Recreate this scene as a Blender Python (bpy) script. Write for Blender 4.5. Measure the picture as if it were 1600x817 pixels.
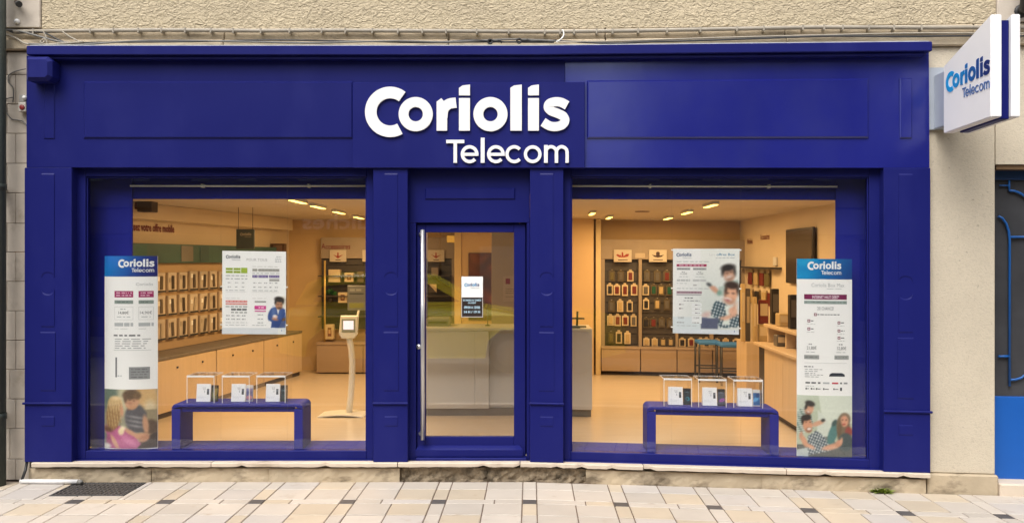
import bpy, bmesh, math, random
from math import radians, sin, cos, pi
from mathutils import Vector
import numpy as np

random.seed(7)
scene = bpy.context.scene
col = scene.collection
for o in list(bpy.data.objects):
    bpy.data.objects.remove(o)

# ------------------------------------------------------------------ camera
F, D, H, CX, CY = 1340.0, 7.24, 1.875, 830.0, 405.0   # focal length (photo pixels), distance to the front, eye height
K, M = 0.078, 0.009                                   # the street bends and drops a little from the door onwards
cam_data = bpy.data.cameras.new("camera")
cam = bpy.data.objects.new("camera", cam_data)
col.objects.link(cam)
cam.location = (0, -D, H)
cam.rotation_euler = (radians(90), 0, 0)
cam_data.sensor_width = 36
cam_data.lens = F / 1600 * 36
cam_data.shift_x = -30 / 1600
cam_data.shift_y = -3.5 / 1600
cam_data.clip_start = 0.05
cam_data.clip_end = 500
scene.camera = cam

# ------------------------------------------------------------------ sky, sun, exposure
SUN_ELEV, SUN_AZ = radians(54), radians(-24)     # soft light from the street side, high and a little to one side
world = bpy.data.worlds.new("World")
scene.world = world
world.use_nodes = True
wn, wl = world.node_tree.nodes, world.node_tree.links
wn.clear()
sky = wn.new("ShaderNodeTexSky")
sky.sky_type = 'NISHITA'
sky.sun_disc = False
sky.sun_elevation = SUN_ELEV
sky.sun_rotation = radians(180) - SUN_AZ
sky.dust_density = 4.0
hs = wn.new("ShaderNodeHueSaturation")
hs.inputs["Saturation"].default_value = 0.28
bg = wn.new("ShaderNodeBackground")
bg.inputs["Strength"].default_value = 0.15
wo = wn.new("ShaderNodeOutputWorld")
wl.new(sky.outputs[0], hs.inputs["Color"])
wl.new(hs.outputs[0], bg.inputs["Color"])
wl.new(bg.outputs[0], wo.inputs["Surface"])

sun_data = bpy.data.lights.new("sun", 'SUN')
sun_data.energy = 1.35
sun_data.angle = radians(40)
sun_data.color = (1.0, 0.95, 0.87)
sun = bpy.data.objects.new("sun", sun_data)
col.objects.link(sun)
sdir = Vector((sin(SUN_AZ) * cos(SUN_ELEV), -cos(SUN_AZ) * cos(SUN_ELEV), sin(SUN_ELEV)))   # towards the sun
sun.rotation_euler = sdir.to_track_quat('Z', 'Y').to_euler()
sun.location = sdir * 30

scene.view_settings.view_transform = 'Standard'
scene.view_settings.look = 'None'
scene.view_settings.gamma = 1
scene.view_settings.exposure = 0.66
scene.render.engine = 'CYCLES'
scene.cycles.use_denoising = True
scene.cycles.max_bounces = 10
scene.cycles.transparent_max_bounces = 24
scene.cycles.diffuse_bounces = 4
scene.cycles.glossy_bounces = 4
scene.cycles.sample_clamp_indirect = 4.0
scene.cycles.caustics_reflective = False
scene.cycles.caustics_refractive = False

# ------------------------------------------------------------------ measuring helpers
def U(px, py, d):
    """facade coordinates (x along the front, z up) of a photo pixel seen on the plane d metres behind the front"""
    u = (px - CX) / F
    t = (D + d) / (1 + K * u) if u > 0 else D + d
    x = t * u
    return x, H - (py - CY) / F * t + (M * x if x > 0 else 0)

def X(px, d=0.0):
    return U(px, CY, d)[0]

def Z(py, d=0.0):
    """height of a photo row measured on the straight (unbent) half of the front"""
    return H - (py - CY) / F * (D + d)

def bend(x, y, z):
    return (x, y - K * x, z - M * x) if x > 0 else (x, y, z)

def lin(r, g, b):
    f = lambda c: c / 12.92 if c <= 0.04045 else ((c + 0.055) / 1.055) ** 2.4
    return (f(r / 255), f(g / 255), f(b / 255))

# ------------------------------------------------------------------ materials
def nt(name):
    m = bpy.data.materials.new(name)
    m.use_nodes = True
    t = m.node_tree
    return m, t, t.nodes["Principled BSDF"]

def mat(name, c, rough=0.6, metal=0.0, var=0.08, scale=6.0, bump=0.0, bscale=60.0, bdist=0.004, coat=0.0, spec=0.5, rvar=0.0, rand=0.0, detail=5.0, emit=None):
    m, t, b = nt(name)
    N, L = t.nodes, t.links
    b.inputs["Roughness"].default_value = rough
    b.inputs["Metallic"].default_value = metal
    b.inputs["Specular IOR Level"].default_value = spec
    b.inputs["Coat Weight"].default_value = coat
    b.inputs["Coat Roughness"].default_value = 0.12
    tc = N.new("ShaderNodeTexCoord")
    nz = N.new("ShaderNodeTexNoise")
    nz.inputs["Scale"].default_value = scale
    nz.inputs["Detail"].default_value = detail
    L.new(tc.outputs["Object"], nz.inputs["Vector"])
    mx = N.new("ShaderNodeMix")
    mx.data_type = 'RGBA'
    lo = [v * (1 - var * 1.6) for v in c]
    hi = [min(1, v * (1 + var * 1.6)) for v in c]
    mx.inputs[6].default_value = (*lo, 1)
    mx.inputs[7].default_value = (*hi, 1)
    L.new(nz.outputs["Fac"], mx.inputs[0])
    out = mx.outputs[2]
    if rand:
        oi = N.new("ShaderNodeObjectInfo")
        mr = N.new("ShaderNodeMapRange")
        mr.inputs["To Min"].default_value = 1 - rand
        mr.inputs["To Max"].default_value = 1 + rand
        L.new(oi.outputs["Random"], mr.inputs["Value"])
        vm = N.new("ShaderNodeVectorMath")
        vm.operation = 'SCALE'
        L.new(out, vm.inputs[0])
        L.new(mr.outputs[0], vm.inputs["Scale"])
        out = vm.outputs[0]
    L.new(out, b.inputs["Base Color"])
    if rvar:
        mr2 = N.new("ShaderNodeMapRange")
        mr2.inputs["To Min"].default_value = max(0.02, rough - rvar)
        mr2.inputs["To Max"].default_value = min(1, rough + rvar)
        L.new(nz.outputs["Fac"], mr2.inputs["Value"])
        L.new(mr2.outputs[0], b.inputs["Roughness"])
    if bump:
        n2 = N.new("ShaderNodeTexNoise")
        n2.inputs["Scale"].default_value = bscale
        n2.inputs["Detail"].default_value = 4
        L.new(tc.outputs["Object"], n2.inputs["Vector"])
        bp = N.new("ShaderNodeBump")
        bp.inputs["Strength"].default_value = bump
        bp.inputs["Distance"].default_value = bdist
        L.new(n2.outputs["Fac"], bp.inputs["Height"])
        L.new(bp.outputs[0], b.inputs["Normal"])
    if emit:
        b.inputs["Emission Color"].default_value = (*emit[0], 1)
        b.inputs["Emission Strength"].default_value = emit[1]
    return m

def stain(m, c, scale=3.0, lo=0.55, hi=0.75, amount=0.6, stretch=(1, 1, 1), detail=8.0):
    """patches of dirt of their own shape over a material"""
    t = m.node_tree
    N, L = t.nodes, t.links
    b = N["Principled BSDF"]
    src = b.inputs["Base Color"].links[0].from_socket
    tc = N.new("ShaderNodeTexCoord")
    mp = N.new("ShaderNodeMapping")
    mp.inputs["Scale"].default_value = stretch
    nz = N.new("ShaderNodeTexNoise")
    nz.inputs["Scale"].default_value = scale
    nz.inputs["Detail"].default_value = detail
    nz.inputs["Roughness"].default_value = 0.62
    L.new(tc.outputs["Object"], mp.inputs[0])
    L.new(mp.outputs[0], nz.inputs["Vector"])
    mr = N.new("ShaderNodeMapRange")
    mr.inputs["From Min"].default_value = lo
    mr.inputs["From Max"].default_value = hi
    mr.inputs["To Max"].default_value = amount
    L.new(nz.outputs["Fac"], mr.inputs["Value"])
    mx = N.new("ShaderNodeMix")
    mx.data_type = 'RGBA'
    mx.inputs[7].default_value = (*c, 1)
    L.new(mr.outputs[0], mx.inputs[0])
    L.new(src, mx.inputs[6])
    L.new(mx.outputs[2], b.inputs["Base Color"])
    return m

def stucco_mat(name, c, scale=42, dist=0.02, strength=1.0, dark=0.45):
    """thrown render: a relief of worm-like ridges"""
    m, t, b = nt(name)
    N, L = t.nodes, t.links
    b.inputs["Roughness"].default_value = 0.85
    tc = N.new("ShaderNodeTexCoord")
    nz = N.new("ShaderNodeTexNoise")
    nz.inputs["Scale"].default_value = scale
    nz.inputs["Detail"].default_value = 3
    nz.inputs["Distortion"].default_value = 1.2
    mp = N.new("ShaderNodeMapping")
    mp.inputs["Scale"].default_value = (0.8, 1, 1.25)
    L.new(tc.outputs["Object"], mp.inputs[0])
    L.new(mp.outputs[0], nz.inputs["Vector"])
    bp = N.new("ShaderNodeBump")
    bp.inputs["Strength"].default_value = strength
    bp.inputs["Distance"].default_value = dist
    L.new(nz.outputs["Fac"], bp.inputs["Height"])
    L.new(bp.outputs[0], b.inputs["Normal"])
    big = N.new("ShaderNodeTexNoise")
    big.inputs["Scale"].default_value = 1.7
    big.inputs["Detail"].default_value = 6
    L.new(tc.outputs["Object"], big.inputs["Vector"])
    mx = N.new("ShaderNodeMix")
    mx.data_type = 'RGBA'
    mx.inputs[6].default_value = (*[v * 0.82 for v in c], 1)
    mx.inputs[7].default_value = (*[v * 1.15 for v in c], 1)
    L.new(big.outputs["Fac"], mx.inputs[0])
    # darker colour in the hollows of the render
    mr = N.new("ShaderNodeMapRange")
    mr.inputs["From Min"].default_value = 0.36
    mr.inputs["From Max"].default_value = 0.52
    mr.inputs["To Min"].default_value = dark
    mr.inputs["To Max"].default_value = 0.0
    L.new(nz.outputs["Fac"], mr.inputs["Value"])
    m2 = N.new("ShaderNodeMix")
    m2.data_type = 'RGBA'
    m2.inputs[7].default_value = (*[v * 0.4 for v in c], 1)
    L.new(mr.outputs[0], m2.inputs[0])
    L.new(mx.outputs[2], m2.inputs[6])
    L.new(m2.outputs[2], b.inputs["Base Color"])
    return m

def glass_mat(name, tint=(1, 1, 1), gain=1.0, rough=0.0):
    """clear pane: see-through with the reflection of a glass surface"""
    m = bpy.data.materials.new(name)
    m.use_nodes = True
    t = m.node_tree
    N, L = t.nodes, t.links
    N.clear()
    out = N.new("ShaderNodeOutputMaterial")
    tr = N.new("ShaderNodeBsdfTransparent")
    tr.inputs[0].default_value = (*tint, 1)
    gl = N.new("ShaderNodeBsdfGlossy")
    gl.inputs["Roughness"].default_value = rough
    ge = N.new("ShaderNodeNewGeometry")
    mr = N.new("ShaderNodeMapRange")
    mr.inputs["To Min"].default_value = 1.52
    mr.inputs["To Max"].default_value = 1 / 1.52
    L.new(ge.outputs["Backfacing"], mr.inputs["Value"])
    fr = N.new("ShaderNodeFresnel")
    L.new(mr.outputs[0], fr.inputs["IOR"])
    mu = N.new("ShaderNodeMath")
    mu.operation = 'MULTIPLY'
    mu.use_clamp = True
    mu.inputs[1].default_value = gain
    L.new(fr.outputs[0], mu.inputs[0])
    mx = N.new("ShaderNodeMixShader")
    L.new(mu.outputs[0], mx.inputs[0])
    L.new(tr.outputs[0], mx.inputs[1])
    L.new(gl.outputs[0], mx.inputs[2])
    L.new(mx.outputs[0], out.inputs["Surface"])
    return m

def attr_mat(name, rough=0.4):
    m, t, b = nt(name)
    a = t.nodes.new("ShaderNodeAttribute")
    a.attribute_name = "print"
    t.links.new(a.outputs["Color"], b.inputs["Base Color"])
    b.inputs["Roughness"].default_value = rough
    return m

def wood_mat(name, c, axis=0, rough=0.45, var=0.25, scale=1.0):
    m, t, b = nt(name)
    N, L = t.nodes, t.links
    b.inputs["Roughness"].default_value = rough
    tc = N.new("ShaderNodeTexCoord")
    mp = N.new("ShaderNodeMapping")
    s = [22 * scale, 22 * scale, 22 * scale]
    s[axis] = 1.2 * scale
    mp.inputs["Scale"].default_value = s
    nz = N.new("ShaderNodeTexNoise")
    nz.inputs["Scale"].default_value = 1.0
    nz.inputs["Detail"].default_value = 5
    nz.inputs["Distortion"].default_value = 0.6
    L.new(tc.outputs["Object"], mp.inputs[0])
    L.new(mp.outputs[0], nz.inputs["Vector"])
    mx = N.new("ShaderNodeMix")
    mx.data_type = 'RGBA'
    mx.inputs[6].default_value = (*[v * (1 - var) for v in c], 1)
    mx.inputs[7].default_value = (*[min(1, v * (1 + var)) for v in c], 1)
    L.new(nz.outputs["Fac"], mx.inputs[0])
    L.new(mx.outputs[2], b.inputs["Base Color"])
    return m

BLUE = (0.0095, 0.0125, 0.128)
blue = mat("blue_gloss_paint", BLUE, rough=0.38, var=0.10, scale=1.1, spec=0.16, rvar=0.07, bump=0.03, bscale=9, bdist=0.01)
blue_new = mat("blue_gloss_board", (0.012, 0.0155, 0.185), rough=0.19, var=0.10, scale=2.0, spec=1.0, rvar=0.08, bump=0.10, bscale=5, bdist=0.012)
blue_satin = mat("blue_satin_paint", (0.017, 0.022, 0.235), rough=0.5, var=0.08, scale=2, spec=0.06)
stain(blue, (0.022, 0.026, 0.165), scale=2.2, lo=0.5, hi=0.8, amount=0.55, stretch=(1, 1, 0.6))
stain(blue_new, (0.03, 0.035, 0.18), scale=1.6, lo=0.45, hi=0.8, amount=0.6, stretch=(1, 1, 0.7))
blue_new.node_tree.nodes["Principled BSDF"].inputs["Specular Tint"].default_value = (0.62, 0.68, 1.0, 1)  # reflection tinted blue, putting a bluer sky into the board's sheen
white_paint = mat("white_letter", (0.86, 0.86, 0.86), rough=0.35, var=0.01)
sign_white = mat("sign_white", (0.90, 0.90, 0.92), rough=0.4, var=0.02)
steel = mat("brushed_steel", (0.72, 0.72, 0.72), rough=0.28, metal=0.75, var=0.03)
alu = mat("rail_aluminium", (0.8, 0.8, 0.76), rough=0.35, metal=0.0, var=0.03)
dark_metal = mat("dark_metal", (0.03, 0.03, 0.032), rough=0.5, var=0.2, scale=14)
pane = glass_mat("window_glass", (0.995, 0.995, 0.99), 1.25)
pane_door = glass_mat("double_door_glass", (0.99, 0.99, 0.985), 4.2)
acrylic = glass_mat("clear_acrylic", (1, 1, 1), 0.7)
acrylic_edge = mat("acrylic_edge", (0.85, 0.85, 0.84), rough=0.25, var=0.02)
stucco = stucco_mat("thrown_render", (0.56, 0.47, 0.325), scale=27, dist=0.027, dark=0.25)
plaster = stucco_mat("beige_plaster", (0.60, 0.53, 0.415), scale=60, dist=0.006, strength=0.6, dark=0.16)
stain(plaster, (0.24, 0.20, 0.15), scale=26, lo=0.68, hi=0.72, amount=0.55, detail=3)
pale_stone = stain(mat("pale_stone", (0.54, 0.475, 0.40), rough=0.8, var=0.12, scale=7, bump=0.5, bscale=70, bdist=0.003, rand=0.07), (0.22, 0.16, 0.10), scale=4, lo=0.56, hi=0.75, amount=0.6)
sill_stone = stain(mat("sill_stone", (0.60, 0.51, 0.41), rough=0.7, var=0.08, scale=5, bump=0.3, bscale=60, bdist=0.003, rand=0.05), (0.30, 0.22, 0.14), scale=5, lo=0.58, hi=0.72, amount=0.6, stretch=(0.5, 1, 2))
plinth_stone = stain(mat("plinth_stone", (0.47, 0.385, 0.27), rough=0.85, var=0.14, scale=5, bump=0.5, bscale=34, bdist=0.008, rand=0.06), (0.09, 0.065, 0.04), scale=5, lo=0.52, hi=0.68, amount=0.85, stretch=(0.6, 1, 1.4))
dark_plinth = stain(mat("weathered_plinth_stone", (0.32, 0.255, 0.175), rough=0.9, var=0.3, scale=9, bump=1.0, bscale=28, bdist=0.03), (0.06, 0.047, 0.03), scale=7, lo=0.47, hi=0.66, amount=0.85)
ledge_stone = stain(mat("ledge_stone", (0.53, 0.44, 0.315), rough=0.85, var=0.15, scale=6, bump=0.6, bscale=40, bdist=0.01), (0.10, 0.075, 0.05), scale=5, lo=0.5, hi=0.7, amount=0.7, stretch=(0.4, 1, 3))
grout = mat("grout", (0.14, 0.10, 0.075), rough=0.95, var=0.3, scale=30)
tile_m = stain(mat("paving_limestone", (0.49, 0.44, 0.385), rough=0.75, var=0.07, scale=4, bump=0.25, bscale=90, bdist=0.002, rand=0.09), (0.34, 0.25, 0.17), scale=6, lo=0.60, hi=0.74, amount=0.5)
tile_m2 = stain(mat("paving_yellow_limestone", (0.49, 0.415, 0.32), rough=0.75, var=0.07, scale=4, bump=0.25, bscale=90, bdist=0.002, rand=0.06), (0.32, 0.22, 0.14), scale=6, lo=0.60, hi=0.74, amount=0.5)
tile_m3 = stain(mat("paving_grey_limestone", (0.48, 0.44, 0.405), rough=0.75, var=0.07, scale=4, bump=0.25, bscale=90, bdist=0.002, rand=0.06), (0.32, 0.24, 0.18), scale=6, lo=0.60, hi=0.74, amount=0.5)
dark_tile = mat("dark_paving", (0.075, 0.068, 0.068), rough=0.7, var=0.2, scale=14, bump=0.3, bscale=80, bdist=0.003, rand=0.15)
asphalt = mat("asphalt", (0.055, 0.055, 0.058), rough=0.9, var=0.2, scale=40, bump=0.4, bscale=120)
black = mat("black_plastic", (0.015, 0.015, 0.016), rough=0.4, var=0.1)
cable_grey = mat("grey_cable", (0.16, 0.155, 0.145), rough=0.6, var=0.15)
conduit_m = mat("conduit_pipe", (0.36, 0.32, 0.26), rough=0.6, var=0.2, scale=9)
cream_wall = mat("cream_wall", (0.66, 0.55, 0.40), rough=0.75, var=0.05, scale=2)
ceiling_m = mat("ceiling_paint", (0.60, 0.52, 0.42), rough=0.8, var=0.04, scale=2)
orange_wall = mat("ochre_wall", (0.62, 0.44, 0.24), rough=0.7, var=0.06, scale=2)
cabinet_m = wood_mat("pale_wood", (0.58, 0.45, 0.30), 2, 0.5, 0.12)
drawer_m = wood_mat("taupe_laminate", (0.36, 0.27, 0.20), 0, 0.5, 0.08)
floor_m = wood_mat("pale_floor", (0.62, 0.53, 0.40), 0, 0.22, 0.10)
slat_m = mat("dark_slatwall", (0.055, 0.048, 0.045), rough=0.5, var=0.12, scale=10)
taupe = mat("taupe_panel", (0.33, 0.27, 0.21), rough=0.6, var=0.06)
counter_white = mat("counter_white", (0.58, 0.58, 0.56), rough=0.3, var=0.02)
paper = mat("poster_paper", (0.89, 0.90, 0.89), rough=0.4, var=0.015, scale=3)
card_white = mat("white_card", (0.93, 0.94, 0.95), rough=0.35, var=0.02)
printed = attr_mat("printed_picture")
_flat = {}
def ink(r, g, b):
    k = (int(r), int(g), int(b))
    if k not in _flat:
        _flat[k] = mat("ink_%02x%02x%02x" % k, lin(*k), rough=0.4, var=0.03, scale=20)
    return _flat[k]

# ------------------------------------------------------------------ mesh builder
class MB:
    def __init__(s):
        s.bm = bmesh.new()
        s.mats = []
        s.cl = None

    def mi(s, m):
        if m not in s.mats:
            s.mats.append(m)
        return s.mats.index(m)

    def add(s, vs, fs, m, smooth=False):
        i = s.mi(m)
        bv = [s.bm.verts.new(v) for v in vs]
        for f in fs:
            try:
                fc = s.bm.faces.new([bv[k] for k in f])
                fc.material_index = i
                fc.smooth = smooth
            except ValueError:
                pass
        return s

    def obox(s, o, a, b, c, m, bev=0.0):
        """a block with corner o and edges a, b, c"""
        o, a, b, c = Vector(o), Vector(a), Vector(b), Vector(c)
        if bev <= 0:
            vs = [o + i * a + j * b + k * c for k in (0, 1) for j in (0, 1) for i in (0, 1)]
            fs = [(0, 2, 3, 1), (4, 5, 7, 6), (0, 1, 5, 4), (2, 6, 7, 3), (0, 4, 6, 2), (1, 3, 7, 5)]
            if a.cross(b).dot(c) < 0:
                fs = [tuple(reversed(f)) for f in fs]
            return s.add(vs, fs, m)
        t = bmesh.new()
        bmesh.ops.create_cube(t, size=1)
        la, lb, lc = a.length, b.length, c.length
        for v in t.verts:
            v.co = Vector((v.co.x * la, v.co.y * lb, v.co.z * lc))
        bmesh.ops.bevel(t, geom=list(t.edges), offset=min(bev, 0.45 * min(la, lb, lc)), segments=2 if bev > 0.012 else 1, affect='EDGES', profile=0.6)
        ctr = o + (a + b + c) / 2
        an, bn, cn = a / la, b / lb, c / lc
        t.verts.ensure_lookup_table()
        vs = [ctr + v.co.x * an + v.co.y * bn + v.co.z * cn for v in t.verts]
        fs = [[v.index for v in f.verts] for f in t.faces]
        if a.cross(b).dot(c) < 0:
            fs = [list(reversed(f)) for f in fs]
        t.free()
        return s.add(vs, fs, m)

    def box(s, x0, x1, y0, y1, z0, z1, m, bev=0.0):
        x0, x1 = min(x0, x1), max(x0, x1)
        y0, y1 = min(y0, y1), max(y0, y1)
        z0, z1 = min(z0, z1), max(z0, z1)
        return s.obox((x0, y0, z0), (x1 - x0, 0, 0), (0, y1 - y0, 0), (0, 0, z1 - z0), m, bev)

    def prism(s, pts, y0, y1, m, ch=0.0):
        """polygon in (x, z), from back y0 to front y1 (y1 < y0), with a chamfered front edge"""
        n = len(pts)
        area = sum(pts[i][0] * pts[(i + 1) % n][1] - pts[(i + 1) % n][0] * pts[i][1] for i in range(n))
        if area < 0:
            pts = list(reversed(pts))
        ins = pts
        if ch > 0:
            ins = []
            for i in range(n):
                p, c, q = Vector(pts[i - 1]), Vector(pts[i]), Vector(pts[(i + 1) % n])
                e1, e2 = (c - p).normalized(), (q - c).normalized()
                n1, n2 = Vector((-e1.y, e1.x)), Vector((-e2.y, e2.x))
                b = n1 + n2
                b = b / max(0.35, b.length_squared / 2)
                ins.append(tuple(c + b * ch))
        rings = [[(x, y0, z) for x, z in pts]]
        if ch > 0:
            rings.append([(x, y1 + ch, z) for x, z in pts])
        rings.append([(x, y1, z) for x, z in ins])
        vs = [v for r in rings for v in r]
        fs = [list(range((len(rings) - 1) * n, len(rings) * n)), list(reversed(range(n)))]
        for r in range(len(rings) - 1):
            for i in range(n):
                j = (i + 1) % n
                fs.append((r * n + i, r * n + j, (r + 1) * n + j, (r + 1) * n + i))
        return s.add(vs, fs, m)

    def tube(s, pts, r, m, n=8, cap=True):
        pts = [Vector(p) for p in pts]
        rs = r if isinstance(r, (list, tuple)) else [r] * len(pts)
        vs, fs = [], []
        up = None
        for i, p in enumerate(pts):
            tg = (pts[min(i + 1, len(pts) - 1)] - pts[max(i - 1, 0)]).normalized()
            if up is None:
                up = tg.orthogonal().normalized()
            up = (up - tg * up.dot(tg))
            up = up.normalized() if up.length > 1e-6 else tg.orthogonal().normalized()
            sd = tg.cross(up)
            for k in range(n):
                a = 2 * pi * k / n
                vs.append(p + (up * cos(a) + sd * sin(a)) * rs[i])
        for i in range(len(pts) - 1):
            for k in range(n):
                j = (k + 1) % n
                fs.append((i * n + k, i * n + j, (i + 1) * n + j, (i + 1) * n + k))
        s.add(vs, fs, m, smooth=n > 4)
        if cap:
            i = s.mi(m)
            s.bm.verts.ensure_lookup_table()
            tot = len(s.bm.verts)
            base = tot - len(vs)
            for ring in (range(base + n - 1, base - 1, -1), range(tot - n, tot)):
                try:
                    f = s.bm.faces.new([s.bm.verts[k] for k in ring])
                    f.material_index = i
                except ValueError:
                    pass
        return s

    def lathe(s, c, prof, m, n=16, axis='z', smooth=True):
        """prof: (radius, height along the axis) pairs"""
        vs, fs = [], []
        for r, h in prof:
            for k in range(n):
                a = 2 * pi * k / n
                if axis == 'z':
                    vs.append((c[0] + r * cos(a), c[1] + r * sin(a), c[2] + h))
                elif axis == 'y':
                    vs.append((c[0] + r * cos(a), c[1] - h, c[2] + r * sin(a)))
                else:
                    vs.append((c[0] + h, c[1] + r * cos(a), c[2] + r * sin(a)))
        q = len(prof)
        for i in range(q - 1):
            for k in range(n):
                j = (k + 1) % n
                fs.append((i * n + k, i * n + j, (i + 1) * n + j, (i + 1) * n + k))
        fs.append(tuple(reversed(range(n))))
        fs.append(tuple(range((q - 1) * n, q * n)))
        return s.add(vs, fs, m, smooth)

    def build(s, name, parent=None, world=True, **props):
        bm = s.bm
        if world:
            xs = [v.co.x for v in bm.verts]
            if xs and min(xs) < -1e-5 and max(xs) > 1e-5:
                bmesh.ops.bisect_plane(bm, geom=list(bm.verts) + list(bm.edges) + list(bm.faces), plane_co=(0, 0, 0), plane_no=(1, 0, 0), dist=1e-6)
            off = origin(parent)
            for v in bm.verts:
                v.co = Vector(bend(*v.co)) - off
        bmesh.ops.recalc_face_normals(bm, faces=list(bm.faces)) if s.cl is None else None
        me = bpy.data.meshes.new(name)
        bm.to_mesh(me)
        bm.free()
        for m in s.mats:
            me.materials.append(m)
        o = bpy.data.objects.new(name, me)
        col.objects.link(o)
        if parent is not None:
            o.parent = parent
        for k, v in props.items():
            o[k] = v
        return o

def origin(p):
    v = Vector((0, 0, 0))
    while p is not None:
        v += p.location
        p = p.parent
    return v

def thing(name, label, cat, loc=(0, 0, 0), group=None):
    o = bpy.data.objects.new(name, None)
    o.empty_display_size = 0.1
    col.objects.link(o)
    o.location = bend(*loc)
    o["label"] = label
    o["category"] = cat
    if group:
        o["group"] = group
    return o

# ------------------------------------------------------------------ lettering drawn as strokes (photo pixels of the big sign)
def catmull(p, n=8):
    out = []
    for i in range(len(p) - 1):
        p0, p1, p2, p3 = p[max(i - 1, 0)], p[i], p[i + 1], p[min(i + 2, len(p) - 1)]
        for k in range(n):
            t = k / n
            out.append(tuple(0.5 * (2 * p1[a] + (p2[a] - p0[a]) * t + (2 * p0[a] - 5 * p1[a] + 4 * p2[a] - p3[a]) * t * t + (3 * p1[a] - p0[a] - 3 * p2[a] + p3[a]) * t ** 3) for a in (0, 1)))
    out.append(p[-1])
    return out

def arc(cx, cy, rx, ry, a0, a1, n):
    return [(cx + rx * cos(radians(a0 + (a1 - a0) * i / n)), cy - ry * sin(radians(a0 + (a1 - a0) * i / n))) for i in range(n + 1)]

def stroke(pts, w, closed=False):
    n = len(pts)
    Lh, Rh = [], []
    for i in range(n):
        a = pts[i - 1] if (i > 0 or closed) else pts[i]
        b = pts[(i + 1) % n] if (i < n - 1 or closed) else pts[i]
        dx, dy = b[0] - a[0], b[1] - a[1]
        l = math.hypot(dx, dy) or 1
        nx, ny = -dy / l * w / 2, dx / l * w / 2
        Lh.append((pts[i][0] + nx, pts[i][1] + ny))
        Rh.append((pts[i][0] - nx, pts[i][1] - ny))
    return ('s', Lh, Rh, closed)

def logo_letters(q=1.0):
    k = lambda n: max(8, int(n * q))
    ring = lambda cx, cy, r, w: stroke(arc(cx, cy, r, r, 0, 360, k(36))[:-1], w, True)
    P = lambda *p: ('p', list(p))
    bold = [
        ("C", [stroke(arc(610.2, 175.8, 30.2, 30.2, 52, 300, k(40)), 18)]),
        ("o", [ring(650, 179.3, 18.9, 15.4)]),
        ("r", [P((682.6, 205), (682.6, 160), (690, 154.5), (699, 165), (699, 205)), stroke(catmull([(691.5, 184), (693.5, 171.5), (701.5, 163.5), (713, 161.5)]), 16)]),
        ("i", [P((717.4, 205), (717.4, 154.3), (734.5, 154.3), (734.5, 205)), P((717.4, 150), (717.4, 138.5), (723, 134.8), (734.5, 133.3), (734.5, 150))]),
        ("o", [ring(766.5, 179.3, 18.9, 15.4)]),
        ("l", [P((797.5, 205), (797.5, 138.5), (803, 134.8), (815.3, 133.3), (815.3, 205))]),
        ("i", [P((825, 205), (825, 154.3), (842, 154.3), (842, 205)), P((825, 150), (825, 138.5), (830.5, 134.8), (842, 133.3), (842, 150))]),
        ("s", [stroke(catmull([(886, 166), (877, 161.3), (867.5, 160.2), (858.5, 163), (856.5, 169), (861.5, 174.5), (870.5, 178), (879.5, 182.5), (882.5, 189.5), (878, 196), (868, 198.8), (858, 197.3), (848.5, 191.5)], k(6)), 14)]),
    ]
    e = lambda cx: [stroke(arc(cx, 241.6, 11.3, 11.5, 2, 318, k(26)), 5.1), P((cx - 11, 239.4), (cx + 13.8, 239.4), (cx + 13.8, 244.2), (cx - 11, 244.2))]
    R = lambda x0, x1, y0, y1: P((x0, y1), (x0, y0), (x1, y0), (x1, y1))
    thin = [
        ("T", [R(697.5, 725.6, 219.2, 224.5), R(708.9, 714.4, 224.5, 255)]),
        ("e", e(734)), ("l", [R(751.3, 757.4, 216, 255)]), ("e", e(775)),
        ("c", [stroke(arc(803.6, 241.6, 11.3, 11.5, 42, 318, k(24)), 5.1)]),
        ("o", [ring(832.3, 241.6, 11.3, 5.1)]),
        ("m", [R(850, 855.8, 227.3, 255), stroke(catmull([(852.9, 255), (852.9, 238), (855.5, 232.3), (861, 230), (866.5, 232.3), (869.3, 238), (869.3, 255)], 4), 5.1),
               stroke(catmull([(869.3, 255), (869.3, 238), (872, 232.3), (877.5, 230), (883, 232.3), (885.8, 238), (885.8, 255)], 4), 5.1)]),
    ]
    return bold, thin

def letter_mesh(b, shapes, fn, depth, m, base=0.0):
    """fn(px, py, out) -> point; depth: how far the letter stands out; 0 gives flat print"""
    for i, sh in enumerate(shapes):
        dz = base + depth + i * 0.0004
        if sh[0] == 'p':
            pts = sh[1]
            n = len(pts)
            vs = [fn(x, y, dz) for x, y in pts]
            fs = [list(range(n))]
            if depth > 0:
                vs += [fn(x, y, base) for x, y in pts]
                fs += [(k, (k + 1) % n, n + (k + 1) % n, n + k) for k in range(n)]
            b.add(vs, fs, m)
        else:
            _, Lh, Rh, closed = sh
            n = len(Lh)
            vs = [fn(x, y, dz) for x, y in Lh] + [fn(x, y, dz) for x, y in Rh]
            seg = range(n if closed else n - 1)
            fs = [(k, (k + 1) % n, n + (k + 1) % n, n + k) for k in seg]
            if depth > 0:
                vs += [fn(x, y, base) for x, y in Lh] + [fn(x, y, base) for x, y in Rh]
                fs += [(k, 2 * n + k, 2 * n + (k + 1) % n, (k + 1) % n) for k in seg]
                fs += [(n + k, n + (k + 1) % n, 3 * n + (k + 1) % n, 3 * n + k) for k in seg]
                if not closed:
                    fs += [(0, n, 3 * n, 2 * n), (n - 1, 3 * n - 1, 4 * n - 1, 2 * n - 1)]
            b.add(vs, fs, m)

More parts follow.
